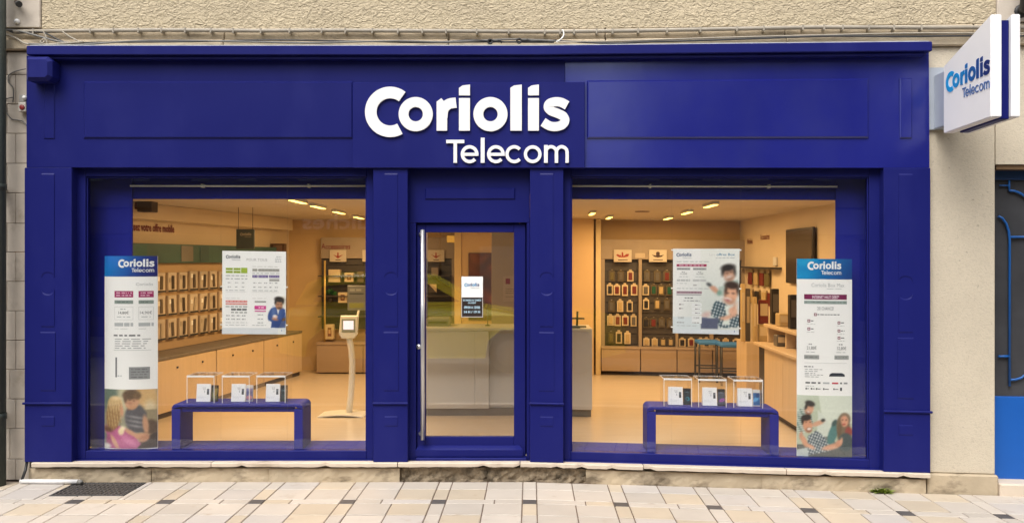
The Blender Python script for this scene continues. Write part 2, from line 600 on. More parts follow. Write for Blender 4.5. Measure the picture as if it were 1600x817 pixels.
_txt = {}
def text2d(body, bold=0.0):
    """font outlines as flat triangles, one unit tall, left aligned"""
    k = (body, bold)
    if k not in _txt:
        cu = bpy.data.curves.new("lettering", 'FONT')
        cu.body = body
        cu.size = 1
        cu.resolution_u = 2
        cu.offset = bold
        ob = bpy.data.objects.new("lettering", cu)
        col.objects.link(ob)
        dg = bpy.context.evaluated_depsgraph_get()
        me = bpy.data.meshes.new_from_object(ob.evaluated_get(dg))
        vs = [(v.co.x, v.co.y) for v in me.vertices]
        fs = [tuple(p.vertices) for p in me.polygons]
        bpy.data.objects.remove(ob)
        bpy.data.curves.remove(cu)
        bpy.data.meshes.remove(me)
        _txt[k] = (vs, fs)
    return _txt[k]

class Sheet:
    """printed matter on a surface: fn(a, b, out) gives the point for sheet coordinates (a right, b down)"""
    def __init__(s, fn, cols=1):
        s.fn, s.cols, s.b, s.n = fn, cols, MB(), 0
        s.b.cl = True

    def off(s):
        s.n += 1
        return 0.0006 + 0.00002 * s.n

    def rect(s, a0, b0, a1, b1, m, f=None):
        f = s.off() if f is None else f
        n = max(1, int(math.ceil(s.cols * abs(a1 - a0)))) if s.cols != 1 else 1
        vs = []
        for i in range(n + 1):
            a = a0 + (a1 - a0) * i / n
            vs += [s.fn(a, b1, f), s.fn(a, b0, f)]
        s.b.add(vs, [(2 * i, 2 * i + 2, 2 * i + 3, 2 * i + 1) for i in range(n)], m)

    def words(s, a0, b0, a1, b1, m, unit=None, seed=0, gap=0.35):
        """a line too small to read: word-length bars"""
        r = random.Random(seed + int(a0 * 7 + b0 * 13))
        h = abs(b1 - b0)
        u = unit or h * 2.4
        a = a0
        f = s.off()
        while a < a1 - 0.2 * u:
            w = min(u * r.uniform(0.5, 1.5), a1 - a)
            s.rect(a, b0, a + w, b1, m, f)
            a += w + u * gap

    def text(s, body, a, b, h, m, width=None, bold=0.0, align='l'):
        vs, fs = text2d(body, bold)
        if not vs:
            return
        x0, x1 = min(v[0] for v in vs), max(v[0] for v in vs)
        sc = h / 0.72
        sx = width / (x1 - x0) if width else sc
        w = (x1 - x0) * sx
        a -= w / 2 if align == 'c' else (w if align == 'r' else 0)
        f = s.off() + (0.0008 if s.cols != 1 else 0)
        s.b.add([s.fn(a + (v[0] - x0) * sx, b - v[1] * sc, f) for v in vs], fs, m)

    def logo(s, a, b, w, mats_bold, m_thin, q=0.45):
        """the two-line word mark, its left edge at a, its top at b, w wide"""
        bold, thin = logo_letters(q)
        k = w / 319.0
        f = s.off() + (0.0008 if s.cols != 1 else 0)
        g = lambda x, y, o: s.fn(a + (x - 571) * k, b + (y - 133) * k, f + o)
        for i, (n, sh) in enumerate(bold):
            letter_mesh(s.b, sh, g, 0, mats_bold[i % len(mats_bold)])
        for n, sh in thin:
            letter_mesh(s.b, sh, g, 0, m_thin)

    def picture(s, a0, b0, a1, b1, img):
        """an image held as colours on a fine grid"""
        f = s.off()
        h, w = img.shape[:2]
        i = s.b.mi(printed)
        cl = s.b.bm.loops.layers.float_color.get("print") or s.b.bm.loops.layers.float_color.new("print")
        grid = [[s.b.bm.verts.new(s.fn(a0 + (a1 - a0) * x / w, b0 + (b1 - b0) * y / h, f)) for x in range(w + 1)] for y in range(h + 1)]
        pad = np.pad(img, ((1, 1), (1, 1), (0, 0)), mode='edge')
        cor = (pad[:-1, :-1] + pad[1:, :-1] + pad[:-1, 1:] + pad[1:, 1:]) / 4
        for y in range(h):
            for x in range(w):
                fc = s.b.bm.faces.new((grid[y + 1][x], grid[y + 1][x + 1], grid[y][x + 1], grid[y][x]))
                fc.material_index = i
                for lp, (yy, xx) in zip(fc.loops, ((y + 1, x), (y + 1, x + 1), (y, x + 1), (y, x))):
                    c = cor[yy, xx]
                    lp[cl] = (float(c[0]), float(c[1]), float(c[2]), 1)

    def build(s, name, parent, **p):
        return s.b.build(name, parent, **p)

class Paint:
    """a small painted picture in its own coordinates"""
    def __init__(s, x0, y0, x1, y1, w, h, bg):
        s.w, s.h = w, h
        s.x, s.y = np.meshgrid(x0 + (np.arange(w) + 0.5) * (x1 - x0) / w, y0 + (np.arange(h) + 0.5) * (y1 - y0) / h)
        s.px = (x1 - x0) / w
        s.a = np.zeros((h, w, 3)) + np.array(bg, float)

    def mix(s, k, c):
        k = np.clip(k, 0, 1)[..., None]
        s.a = s.a * (1 - k) + np.array(c, float) * k

    def ell(s, cx, cy, rx, ry, c, ang=0.0, soft=1.0, al=1.0):
        t = radians(ang)
        dx, dy = s.x - cx, s.y - cy
        u, v = dx * cos(t) + dy * sin(t), -dx * sin(t) + dy * cos(t)
        r = np.sqrt((u / rx) ** 2 + (v / ry) ** 2)
        s.mix((1 - r) * min(rx, ry) / (s.px * soft) + 0.5, np.array(c)) if al == 1 else s.mix(np.clip((1 - r) * min(rx, ry) / (s.px * soft) + 0.5, 0, 1) * al, c)

    def poly(s, pts, c, al=1.0):
        ins = np.zeros_like(s.x, bool)
        n = len(pts)
        for i in range(n):
            (xa, ya), (xb, yb) = pts[i], pts[(i + 1) % n]
            if ya == yb:
                continue
            cond = ((ya > s.y) != (yb > s.y)) & (s.x < (xb - xa) * (s.y - ya) / (yb - ya) + xa)
            ins ^= cond
        s.mix(ins * al, c)

    def stripes(s, pts, c, fx, fy, duty=0.5, al=1.0):
        ins = np.zeros_like(s.x, bool)
        n = len(pts)
        for i in range(n):
            (xa, ya), (xb, yb) = pts[i], pts[(i + 1) % n]
            if ya == yb:
                continue
            ins ^= ((ya > s.y) != (yb > s.y)) & (s.x < (xb - xa) * (s.y - ya) / (yb - ya) + xa)
        ph = (s.x * fx + s.y * fy) % 1.0
        s.mix(ins * (ph < duty) * al, c)

    def grad(s, c, x0, y0, x1, y1, al=1.0):
        k = ((s.x - x0) * (x1 - x0) + (s.y - y0) * (y1 - y0)) / ((x1 - x0) ** 2 + (y1 - y0) ** 2)
        s.mix(np.clip(k, 0, 1) * al, c)

    def blur(s, n=1):
        for _ in range(n):
            p = np.pad(s.a, ((1, 1), (1, 1), (0, 0)), mode='edge')
            s.a = (p[:-2, 1:-1] + p[2:, 1:-1] + p[1:-1, :-2] + p[1:-1, 2:] + 4 * s.a) / 8

    def noise(s, amp, seed=1):
        r = np.random.RandomState(seed)
        s.a = np.clip(s.a + r.randn(s.h, s.w, 1) * amp, 0, 255)

    def linear(s):
        a = np.clip(s.a, 0, 255) / 255
        return np.where(a <= 0.04045, a / 12.92, ((a + 0.055) / 1.055) ** 2.4)
# ================================================================== THE SETTING
FLOOR = 0.20
CEIL = 2.47
DG = 0.09          # depth of the shop window glass
# ---- pavement with its stones
b = MB()
b.box(-9, 9, -3.6, 0.35, -0.30, -0.006, grout)
pavement = b.build("pavement", kind="structure")
b = MB()
b.box(-9, 9, -3.75, -3.605, -0.30, 0.0, pale_stone, 0.012)
b.build("kerb", pavement)
b = MB()
b.box(-40, 40, -10.2, -3.76, -0.40, -0.14, mat("pale_road_setts", (0.23, 0.21, 0.185), rough=0.85, var=0.2, scale=30, bump=0.4, bscale=40))
b.build("road", kind="structure")
b = MB()
b.box(-40, 40, -13.6, -10.21, -0.40, -0.02, mat("far_paving", (0.20, 0.18, 0.16), rough=0.8, scale=8, var=0.15))
b.build("far_pavement", kind="structure")
b = MB()
b.box(-60, 60, -60, 60, -0.70, -0.45, asphalt)
b.build("ground", kind="structure")

GR = (-3.83, -3.235, -0.435, -0.03)     # the cellar grate's hole in the paving
def stones(name, x0, x1, y0, y1, m, r):
    """one paving stone, cut round the grate"""
    gx0, gx1, gy0, gy1 = GR
    if x0 < gx1 and x1 > gx0 and y0 < gy1 and y1 > gy0:
        rs = [(x0, min(x1, gx0), y0, y1), (max(x0, gx1), x1, y0, y1), (max(x0, gx0), min(x1, gx1), y0, min(y1, gy0)), (max(x0, gx0), min(x1, gx1), max(y0, gy1), y1)]
    else:
        rs = [(x0, x1, y0, y1)]
    for a0, a1, c0, c1 in rs:
        if a1 - a0 < 0.03 or c1 - c0 < 0.03:
            continue
        bb = MB()
        dz = r.uniform(-0.0015, 0.0015)
        bb.obox((a0, c0, -0.03), (a1 - a0, 0, 0), (0, c1 - c0, 0), (0, 0, 0.03 + dz), m, 0.004)
        bb.build(name, pavement)

rr = random.Random(3)
PITCH, SW, G = 0.7055, 0.113, 0.0038
rows = [(-0.236, -0.004), (-0.531, -0.236), (-0.646, -0.531), (-0.941, -0.646), (-1.236, -0.941), (-1.53, -1.236)]
for i in range(-8, 7):
    xc = -0.012 + PITCH * i
    for ri, (y0, y1) in enumerate(rows):
        a, c = y0 + G * 1.5, y1 - G * 1.5
        if ri == 2:
            stones("dark_paving_block", xc - SW / 2 + G, xc + SW / 2 - G, a, c, dark_tile, rr)
        else:
            stones("paving_strip", xc - SW / 2 + G, xc + SW / 2 - G, a, c, rr.choice([tile_m, tile_m2, tile_m]), rr)
        s0, s1 = xc + SW / 2, xc + PITCH - SW / 2
        mid = (s0 + s1) / 2 + (0.0 if ri != 2 else rr.choice([-0.09, 0.08]))
        for p, q in ((s0, mid), (mid, s1)):
            stones("paving_stone", p + G, q - G, a, c, rr.choice([tile_m, tile_m, tile_m, tile_m, tile_m2, tile_m3]), rr)

# ---- inside of the shop
b = MB()
b.box(-4.6, 3.3, 0.12, 6.2, FLOOR - 0.15, FLOOR, floor_m)
b.build("shop_floor", kind="structure")
b = MB()
b.box(-4.6, 3.3, 0.49, 6.2, CEIL, CEIL + 0.12, ceiling_m)
b.build("shop_ceiling", kind="structure")
b = MB()
b.box(-4.6, 3.3, 5.75, 5.95, FLOOR, CEIL, orange_wall)
b.build("back_wall", kind="structure")
b = MB()
b.box(3.1, 3.28, 0.12, 5.75, FLOOR, CEIL, cream_wall)
b.build("right_wall", kind="structure")
# the left wall runs askew: its face starts at WL0 and ends at WL1
def wall_left(d, out=0.0):
    """x of the left wall's face at depth d, moved out into the room"""
    return -4.22 + (d - 2.28) * 0.16 + out
b = MB()
b.obox((wall_left(0.12) - 0.2, 0.12, FLOOR), (0.2, 0, 0), ((5.75 - 0.12) * 0.16, 5.63, 0), (0, 0, CEIL - FLOOR), cream_wall)
b.build("left_wall", kind="structure")

# ---- the stone building that the shop is let into
bld = thing("stone_building", "stone building with rough thrown render above the blue shop and pale piers at its sides", "building")
b = MB()
yT, yL = 44, 70
x62, x1558 = X(62, 0), U(1559, CY, 0)[0]
b.box(x62, x1558, 0.03, 0.35, Z(yT, 0), 5.4, stucco)
b.build("rendered_upper_wall", bld)
for x0, x1, nm in ((X(6, 0) - 3.5, x62 - 0.004, "quoin_stone"), (x1558 + 0.004, x1558 + 3.2, "quoin_stone")):
    b = MB()
    b.box(x0, x1, 0.012, 0.35, Z(yT - 1, 0), 5.4, pale_stone, 0.006)
    b.build(nm, bld)
b = MB()
for x0, x1 in ((X(6, 0) - 3.5, -2.6), (-2.594, -0.7), (-0.694, 0.62), (0.626, 2.1), (2.106, 3.6), (3.606, 7.2)):
    bb = MB()
    bb.box(x0, x1, 0.02, 0.35, Z(62, 0), Z(yT, 0) - 0.006, ledge_stone, 0.008)
    bb.box(x0, x1, -0.015, 0.35, Z(78, 0), Z(62, 0) - 0.004, ledge_stone, 0.008)
    bb.build("ledge_stone", bld)
b.bm.free()
# left pier: courses of cut stone
ys = [80, 116, 162, 208, 255, 301, 349, 394, 440, 486, 532, 578, 624, 670, 718, 751]
xa, xb, xm = X(6, 0) - 1.2, X(44, 0), X(21, 0)
for i in range(len(ys) - 1):
    z1, z0 = Z(ys[i], 0) - 0.002, Z(ys[i + 1], 0) + 0.002
    xm2 = xm if i % 2 else X(7.5, 0)
    if i > 9:
        xm2 = xm if i % 2 == 0 else X(12, 0)
    for p, q in ((xa, xm2 - 0.0015), (xm2 + 0.0015, xb)):
        bb = MB()
        bb.box(p, q, 0.03 + rr.uniform(-0.002, 0.002), 0.3, z0, z1, pale_stone, 0.004)
        bb.build("pier_stone", bld)
# right pier
xr0, xr1 = U(1448, CY, 0)[0], U(1558, CY, 0)[0]
b = MB()
b.box(xr0, xr1, 0.03, 0.35, Z(722, 0), Z(78, 0) - 0.005, plaster, 0.006)
b.build("plastered_pier", bld)
b = MB()
b.box(xr0 + 0.01, xr1 + 0.015, 0.0, 0.35, -0.02, Z(722, 0) - 0.003, plinth_stone, 0.012)
b.build("pier_base", bld)
# above and beyond the blue door
xd1 = xr1 + 1.05
b = MB()
b.box(xr1 + 0.004, xd1, 0.03, 0.35, Z(256, 0), Z(78, 0) - 0.005, plaster)
b.box(xd1 + 0.004, xd1 + 2, 0.03, 0.35, -0.02, Z(78, 0) - 0.005, plaster)
b.build("door_surround", bld)
b = MB()
b.box(xr1 + 0.02, xd1 - 0.01, 0.05, 0.35, Z(264, 0.05), Z(256, 0) - 0.004, wood_mat("lintel_wood", (0.20, 0.12, 0.06), 0))
b.build("door_lintel", bld)
b = MB()
b.box(xr1 + 0.016, xd1 + 0.3, -0.02, 0.5, -0.02, Z(734, 0), sill_stone, 0.01)
b.build("door_step", bld)
# the rest of the building round the shop: keeps daylight out of the room
b = MB()
b.box(-5.2, 4.6, 0.36, 6.4, 3.3, 5.35, plaster)
b.box(-5.2, -4.65, 0.36, 6.4, 0, 3.29, plaster)
b.box(3.35, 4.6, 0.36, 6.4, 0, 3.29, plaster)
b.box(-4.64, 3.34, 6.0, 6.4, 0, 3.29, plaster)
b.build("building_body", bld)
# plinth and sill under the shopfront
for p0, p1, m, yy, cut in ((46, 236, plinth_stone, -0.012, 0), (237, 420, plinth_stone, -0.006, 0), (421, 624, plinth_stone, -0.01, 0), (625, 760, dark_plinth, 0.012, 1), (761, 915, dark_plinth, 0.006, 1),
                       (916, 1006, plinth_stone, -0.012, 0), (1007, 1190, plinth_stone, -0.004, 0), (1191, 1446, plinth_stone, -0.012, 0)):
    bb = MB()
    x0, x1 = U(p0 - 0.5, CY, 0)[0] + 0.0006, U(p1 + 0.5, CY, 0)[0] - 0.0006
    # a worn face: a grid pushed in and out
    n, k = max(4, int((x1 - x0) / 0.04)), 4
    z0, z1 = -0.02, Z(731, 0)
    r = random.Random(p0)
    vs = []
    ph = r.uniform(0, 6)
    for j in range(k + 1):
        for i in range(n + 1):
            e = 0 if 0 < i < n else 0.008
            wob = (r.uniform(-0.003, 0.004) if cut == 0 else r.uniform(-0.008, 0.026)) + 0.004 * sin(i * 0.7 + ph)
            vs.append((x0 + (x1 - x0) * i / n, yy + wob + e, z0 + (z1 - z0) * j / k))
    fs = [(j * (n + 1) + i, j * (n + 1) + i + 1, (j + 1) * (n + 1) + i + 1, (j + 1) * (n + 1) + i) for j in range(k) for i in range(n)]
    nb = len(vs)
    vs += [(x0, 0.33, z0), (x1, 0.33, z0), (x0, 0.33, z1), (x1, 0.33, z1)]
    fs += [list(range(k * (n + 1), (k + 1) * (n + 1))) + [nb + 3, nb + 2], list(range(n, (k + 1) * (n + 1), n + 1)) + [nb + 3, nb + 1], list(range(0, (k + 1) * (n + 1), n + 1)) + [nb + 2, nb]]
    bb.add(vs, fs, m)
    bb.build("plinth_stone", bld)
for p0, p1 in ((50, 330), (331, 621), (622, 812), (813, 1005), (1006, 1228), (1229, 1453)):
    bb = MB()
    x0, x1 = U(p0, CY, -0.04)[0] + 0.001, U(p1, CY, -0.04)[0] - 0.001
    # a worn slab: its lower front edge is chipped
    n = max(6, int((x1 - x0) / 0.05))
    r = random.Random(p0)
    z1 = Z(722.5, -0.05)
    vs, fs = [], []
    for i in range(n + 1):
        x = x0 + (x1 - x0) * i / n
        dz, dy = r.uniform(-0.002, 0.002), r.uniform(-0.003, 0.003)
        if r.random() < 0.06:
            dz += 0.010
            dy += 0.012
        vs += [(x, 0.02, z1), (x, -0.045 + dy * 0.4, z1), (x, -0.052 + dy, z1 - 0.008), (x, -0.05 + dy, z1 - 0.036 + dz), (x, 0.02, z1 - 0.040 + dz)]
    for i in range(n):
        for j in range(4):
            fs.append((i * 5 + j, i * 5 + j + 1, i * 5 + 6 + j, i * 5 + 5 + j))
    fs += [(0, 1, 2, 3, 4), tuple(n * 5 + j for j in (4, 3, 2, 1, 0))]
    bb.add(vs, fs, sill_stone)
    bb.build("sill_slab", bld)

# ================================================================== THE BLUE SHOPFRONT
shop = thing("shopfront", "glossy blue painted timber shopfront with two wide windows and a glass door", "shopfront")
XL, XR = X(40, -0.03), U(1453, CY, -0.03)[0]
xs = U(883, CY, -0.02)[0]                       # seam of the fascia
zF0, zF1 = Z(262, -0.02), Z(87, -0.02)
# cornice: a board with a thin lip and a cove under it
b = MB()
xc0, xc1 = X(41, -0.13), U(1457, CY, -0.13)[0]
zc0, zc1 = Z(86, -0.13), Z(71.5, -0.13)
b.box(xc0, xc1, -0.13, 0.05, zc0, zc1, blue, 0.006)
b.box(xc0 + 0.05, xc1 - 0.04, -0.095, 0.02, zc0 - 0.026, zc0 - 0.002, blue, 0.004)
b.build("cornice", shop)
b = MB()
b.box(xc0 + 0.02, xc1 - 0.02, -0.11, 0.05, zc1 + 0.0015, zc1 + 0.010, mat("zinc_flashing", (0.55, 0.56, 0.56), rough=0.5, metal=0.3, var=0.2, scale=12))
b.build("flashing", shop)
# fascia boards
def raised(name, parent, x0, x1, z0, z1, d, m, h=0.010, ch=0.008):
    bb = MB()
    bb.prism([(x0, z0), (x1, z0), (x1, z1), (x0, z1)], d, d - h, m, ch)
    return bb.build(name, parent)

b = MB()
b.box(XL, xs - 0.001, -0.02, 0.10, zF0, zF1, blue, 0.003)
fl = b.build("fascia_board", shop)
b = MB()
# the newer board on the other side of the seam leans back a little and is slightly bowed
n = 16
vs, fs = [], []
for i in range(n + 1):
    t = i / n
    x = xs + 0.001 + (XR - xs - 0.001) * t
    bow = 0.012 * sin(pi * min(1, t * 1.0))
    for z, y in ((zF0, -0.022 - bow * 0.4), (zF1, -0.012 - bow * 0.2)):
        vs.append((x, y, z))
        vs.append((x, 0.10, z))
for i in range(n):
    o = i * 4
    fs += [(o, o + 4, o + 6, o + 2), (o + 1, o + 3, o + 7, o + 5), (o, o + 1, o + 5, o + 4), (o + 2, o + 6, o + 7, o + 3)]
fs += [(0, 2, 3, 1), (n * 4, n * 4 + 1, n * 4 + 3, n * 4 + 2)]
b.add(vs, fs, blue_new)
fr = b.build("fascia_board", shop)
zp0, zp1 = Z(217, -0.03), Z(127, -0.03)
raised("raised_panel", fl, X(130, -0.03), X(552, -0.03), zp0, zp1, -0.0195, blue, 0.015, 0.014)
raised("raised_panel", fl, X(68, -0.03), X(85, -0.03), zp0, zp1, -0.0195, blue, 0.008, 0.006)
def leaning(parent, x0, x1, h, ch, m):
    bb = MB()
    bb.prism([(x0, zp0), (x1, zp0), (x1, zp1), (x0, zp1)], -0.018, -0.018 - h, m, ch)
    return bb.build("raised_panel", parent)
leaning(fr, U(917, CY, -0.03)[0], U(1357, CY, -0.03)[0], 0.022, 0.012, blue_new)
leaning(fr, U(1406, CY, -0.03)[0], U(1425, CY, -0.03)[0], 0.016, 0.006, blue_new)
# sign panel with standing letters
b = MB()
sx0, sx1 = X(551, -0.05), U(914, CY, -0.05)[0]
b.box(sx0, sx1, -0.055, -0.023, Z(262.5, -0.055), Z(129, -0.055), blue, 0.004)
sp = b.build("sign_panel", shop)
sp["label"] = "blue board carrying the white name of the shop"
def on_sign(px, py, out):
    x, z = U(px, py, -0.055)
    if x > 0:
        z = Z(py, -0.055)
    return (x, -0.055 - out, z)
bold, thin = logo_letters(1.6)
for nm, sh in bold + thin:
    bb = MB()
    letter_mesh(bb, sh, on_sign, 0.018, white_paint, base=0.004)
    for q in range(0):
        pass
    bb.build("letter", sp)

# pilasters
def pilaster(p0, p1, ztop, px0=None, half=10):
    d = -0.03
    x0, x1 = U(p0, CY, d)[0], U(p1, CY, d)[0]
    bb = MB()
    bb.box(x0, x1, d, 0.10, Z(721.5, d), ztop, blue, 0.004)
    pl = bb.build("pilaster", shop)
    bb = MB()
    bb.box(x0 - (0.006 if p0 > 60 else 0.012), x1 + (0.006 if p1 < 1400 else 0.012), d - 0.018, d - 0.0015, Z(632.0, d - 0.018), Z(628.5, d - 0.018), blue, 0.005)
    bb.build("ledge", pl)
    pc = px0 if px0 else (p0 + p1) / 2
    xc, hw = U(pc, CY, d)[0], half / F * (D + d)
    def plate(yt, yb, top=None, bot=None, w=1.0, h=0.0045, ch=0.011):
        zt, zb = Z(yt, d), Z(yb, d)
        r = hw * w
        n = 12 if (top or bot) else 1
        q = MB()
        vs, fs = [], []
        for i in range(n + 1):
            a = -1 + 2 * i / n
            bow = r * 0.75 * math.sqrt(max(0, 1 - a * a))
            xa, za, zc_ = xc + r * a, zb + (bow if bot else 0), zt - (bow if top else 0)
            xi = xc + (r - ch * 0.6) * a
            vs += [(xa, d + 0.0005, za), (xa, d - 0.0008, za), (xa, d - h, za + ch), (xa, d - h, zc_ - ch), (xa, d - 0.0008, zc_), (xa, d + 0.0005, zc_)]
        for i in range(n):
            o = 6 * i
            fs += [(o + k, o + k + 1, o + 7 + k, o + 6 + k) for k in range(5)]
        fs += [(0, 1, 2, 3, 4, 5), tuple(6 * n + k for k in (5, 4, 3, 2, 1, 0))]
        q.add(vs, fs, blue)
        q.build("raised_plate", pl)
    plate(271, 434, bot=True)
    plate(452, 511, top=True)
    plate(518, 611, w=1.15)
    plate(649.5, 666)
    return pl
ztop = zF0 - 0.002
pilaster(38, 112, ztop, 75)
pilaster(583, 637, ztop, 611)
pilaster(828, 880.5, ztop, 854)
pilaster(1381, 1454, ztop, 1415)

# windows ------------------------------------------------------------
def window(o0, o1, g0, g1, pier0, pier1, label):
    """o: opening, g: glass edges, pier: inner boxed side, in photo columns"""
    bb = MB()
    xo0, xo1 = U(o0, CY, 0.04)[0], U(o1, CY, 0.04)[0]
    xg0, xg1 = U(g0, CY, 0.06)[0], U(g1, CY, 0.06)[0]
    zt, zb = Z(276, 0.06), Z(703.5, 0.06)
    top = zF0 + 0.05
    bb.box(xo0 + 0.001, xg0, 0.055, 0.13, Z(721.5, 0.05), top, blue, 0.004)
    bb.box(xg1, xo1 - 0.001, 0.055, 0.13, Z(721.5, 0.05), top, blue, 0.004)
    bb.box(xg0 + 0.0005, xg1 - 0.0005, 0.055, 0.13, zt, top, blue, 0.004)
    bb.box(xg0 + 0.0005, xg1 - 0.0005, 0.055, 0.13, Z(721.5, 0.05), zb, blue, 0.004)
    w = bb.build("window_frame", shop)
    bb = MB()   # a bead round the pane
    t = 0.012
    bb.box(xg0 + 0.0008, xg0 + t, 0.07, 0.084, zb + 0.001, zt - 0.001, blue, 0.003)
    bb.box(xg1 - t, xg1 - 0.0008, 0.07, 0.084, zb + 0.001, zt - 0.001, blue, 0.003)
    bb.box(xg0 + t + 0.0005, xg1 - t - 0.0005, 0.07, 0.084, zt - t, zt - 0.001, blue, 0.003)
    bb.build("glazing_bead", w)
    bb = MB()
    bb.box(xg0 + 0.002, xg1 - 0.002, DG, DG + 0.008, zb + 0.001, zt - 0.001, pane)
    bb.build("glass_pane", w)
    # bottom drip
    bb = MB()
    bb.box(xo0 + 0.002, xo1 - 0.002, 0.02, 0.054, Z(721.8, 0.02), Z(718.5, 0.02), blue, 0.003)
    bb.build("drip_moulding", w)
    # display box behind the glass
    zd = Z(703.5, DG)
    bb = MB()
    bb.box(xg0 - 0.04, xg1 + 0.04, 0.131, 0.50, zd - 0.05, zd, blue_satin, 0.004)
    bb.build("display_deck", w)
    bb = MB()
    bb.box(xg0 - 0.04, xg1 + 0.04, 0.26, 0.29, Z(311, 0.26), 3.0, blue_satin, 0.003)
    bb.build("head_panel", w)
    bb = MB()
    q0, q1 = U(pier0, CY, 0.235)[0], U(pier1, CY, 0.235)[0]
    bb.box(q0, q1, 0.235, 0.255, zd + 0.002, 2.6, blue_satin, 0.003)
    bb.build("boxed_side", w)
    bb = MB()
    ra, rb = xg0 + 0.02, xg1 - 0.02
    if pier0 < 400:
        ra = q1 + 0.004
    else:
        rb = q0 - 0.004
    bb.tube([(ra, 0.19, Z(290.5, 0.19)), (0.5 * (ra + rb), 0.19, Z(290.7, 0.19)), (rb, 0.19, Z(290.5, 0.19))], 0.008, alu, 8)
    rail = bb.build("curtain_rail", w)
    for f in (0.3, 0.75):
        bb = MB()
        xx = ra + (rb - ra) * f
        bb.box(xx - 0.006, xx + 0.006, 0.192, 0.259, Z(293, 0.19), Z(287.5, 0.19), alu)
        bb.build("rail_bracket", rail)
    return w
window(112, 583, 134, 573, 128, 206.5, "")
window(880.5, 1381, 892, 1358, 1306, 1366, "")

# door bay -------------------------------------------------------------
xd0, xd1b = X(637, 0), U(828, CY, 0)[0]
b = MB()
yT0 = 0.07
b.box(xd0 + 0.001, xd1b - 0.001, yT0, 0.16, Z(348, yT0), zF0 + 0.04, blue, 0.003)
b.box(xd0 + 0.001, X(650, yT0), yT0, 0.16, Z(721.5, yT0), Z(348, yT0) - 0.001, blue, 0.003)
b.box(X(823, yT0), xd1b - 0.001, yT0, 0.16, Z(721.5, yT0), Z(348, yT0) - 0.001, blue, 0.003)
df = b.build("door_frame", shop)
raised("raised_panel", df, X(664, yT0), X(805, yT0), Z(312, yT0), Z(294, yT0), yT0 + 0.0005, blue, 0.012, 0.010)
b = MB()
b.box(X(650, 0.03), X(823, 0.03), 0.02, 0.16, Z(723, 0.03), Z(715, 0.03), blue, 0.004)
b.build("threshold", df)
b = MB()
for q0, q1, r0, r1 in ((644, 660, 340, 721), (812, 829, 340, 721), (660.5, 811.5, 340, 357)):
    b.box(X(q0, 0.17), X(q1, 0.17), 0.1605, 0.19, Z(r1, 0.17), Z(r0, 0.17), blue)
b.build("door_stop", df)
yD = 0.105
b = MB()
dx0, dx1, gx0, gx1 = X(651.5, yD), X(821, yD), X(665, yD), X(803, yD)
zt, zb, gt, gb = Z(350, yD), Z(713.5, yD), Z(363, yD), Z(682, yD)
b.box(dx0, gx0, yD, yD + 0.05, zb, zt, blue, 0.003)
b.box(gx1, dx1, yD, yD + 0.05, zb, zt, blue, 0.003)
b.box(gx0 + 0.0005, gx1 - 0.0005, yD + 0.001, yD + 0.049, gt, zt, blue, 0.003)
b.box(gx0 + 0.0005, gx1 - 0.0005, yD + 0.001, yD + 0.049, zb, gb, blue, 0.003)
door = b.build("door", shop)
b = MB()
b.box(gx0 + 0.002, gx1 - 0.002, yD + 0.022, yD + 0.030, gb + 0.001, gt - 0.001, pane_door)
b.build("door_glass", door)
b = MB()
zz0, zz1 = Z(713, 0.05), Z(697, 0.06)
b.add([(X(649, 0.06), yD - 0.001, zz0), (X(817, 0.06), yD - 0.001, zz0), (X(649, 0.06), 0.055, zz0), (X(817, 0.06), 0.055, zz0), (X(649, 0.06), 0.055, zz0 + 0.055), (X(817, 0.06), 0.055, zz0 + 0.055),
       (X(654, 0.06), yD - 0.001, zz1), (X(812, 0.06), yD - 0.001, zz1)],
      [(0, 1, 3, 2), (2, 3, 5, 4), (4, 5, 7, 6), (0, 2, 4, 6), (1, 7, 5, 3), (0, 6, 7, 1)], blue)
b.build("weather_board", door)
# pull bar
b = MB()
hx = X(660.3, 0.03)
b.tube([(hx, 0.03, Z(687, 0.03)), (hx, 0.03, Z(359, 0.03))], 0.0175, steel, 16)
for zy in (366, 679):
    zz = Z(zy, 0.05)
    b.tube([(hx - 0.002, 0.032, zz), (hx - 0.018, 0.07, zz), (hx - 0.024, yD - 0.001, zz)], [0.013, 0.015, 0.022], steel, 12)
b.build("door_handle", door)
b = MB()
b.lathe((X(654.5, yD), yD - 0.0005, Z(541.5, yD)), [(0.021, 0), (0.021, 0.004), (0.017, 0.007), (0.008, 0.007), (0.008, 0.010)], steel, 18, 'y')
b.build("door_lock", door)

# ================================================================== ON THE WALL ROUND THE SHOPFRONT
# alarm box: chamfered block
t = thing("alarm_box", "blue painted alarm box with cut corners at the end of the cornice", "alarm box", (X(60, -0.2), -0.04, Z(107, -0.04)))
b = MB()
x0, x1, z0, z1 = X(39, -0.17), X(79, -0.17), Z(126, -0.17), Z(88, -0.17)
c = 0.035
oct_ = [(x0 + c * 0.4, z0), (x1 - c, z0), (x1, z0 + c), (x1, z1 - c), (x1 - c, z1), (x0 + c * 0.4, z1), (x0, z1 - c * 0.4), (x0, z0 + c * 0.4)]
b.prism(oct_, -0.031, -0.17, blue, 0.028)
b.build("housing", t)
b = MB()
b.box(x0 + 0.02, x1 - 0.02, -0.0305, -0.0215, z0 + 0.01, z1 - 0.01, blue)
b.build("back_plate", t)

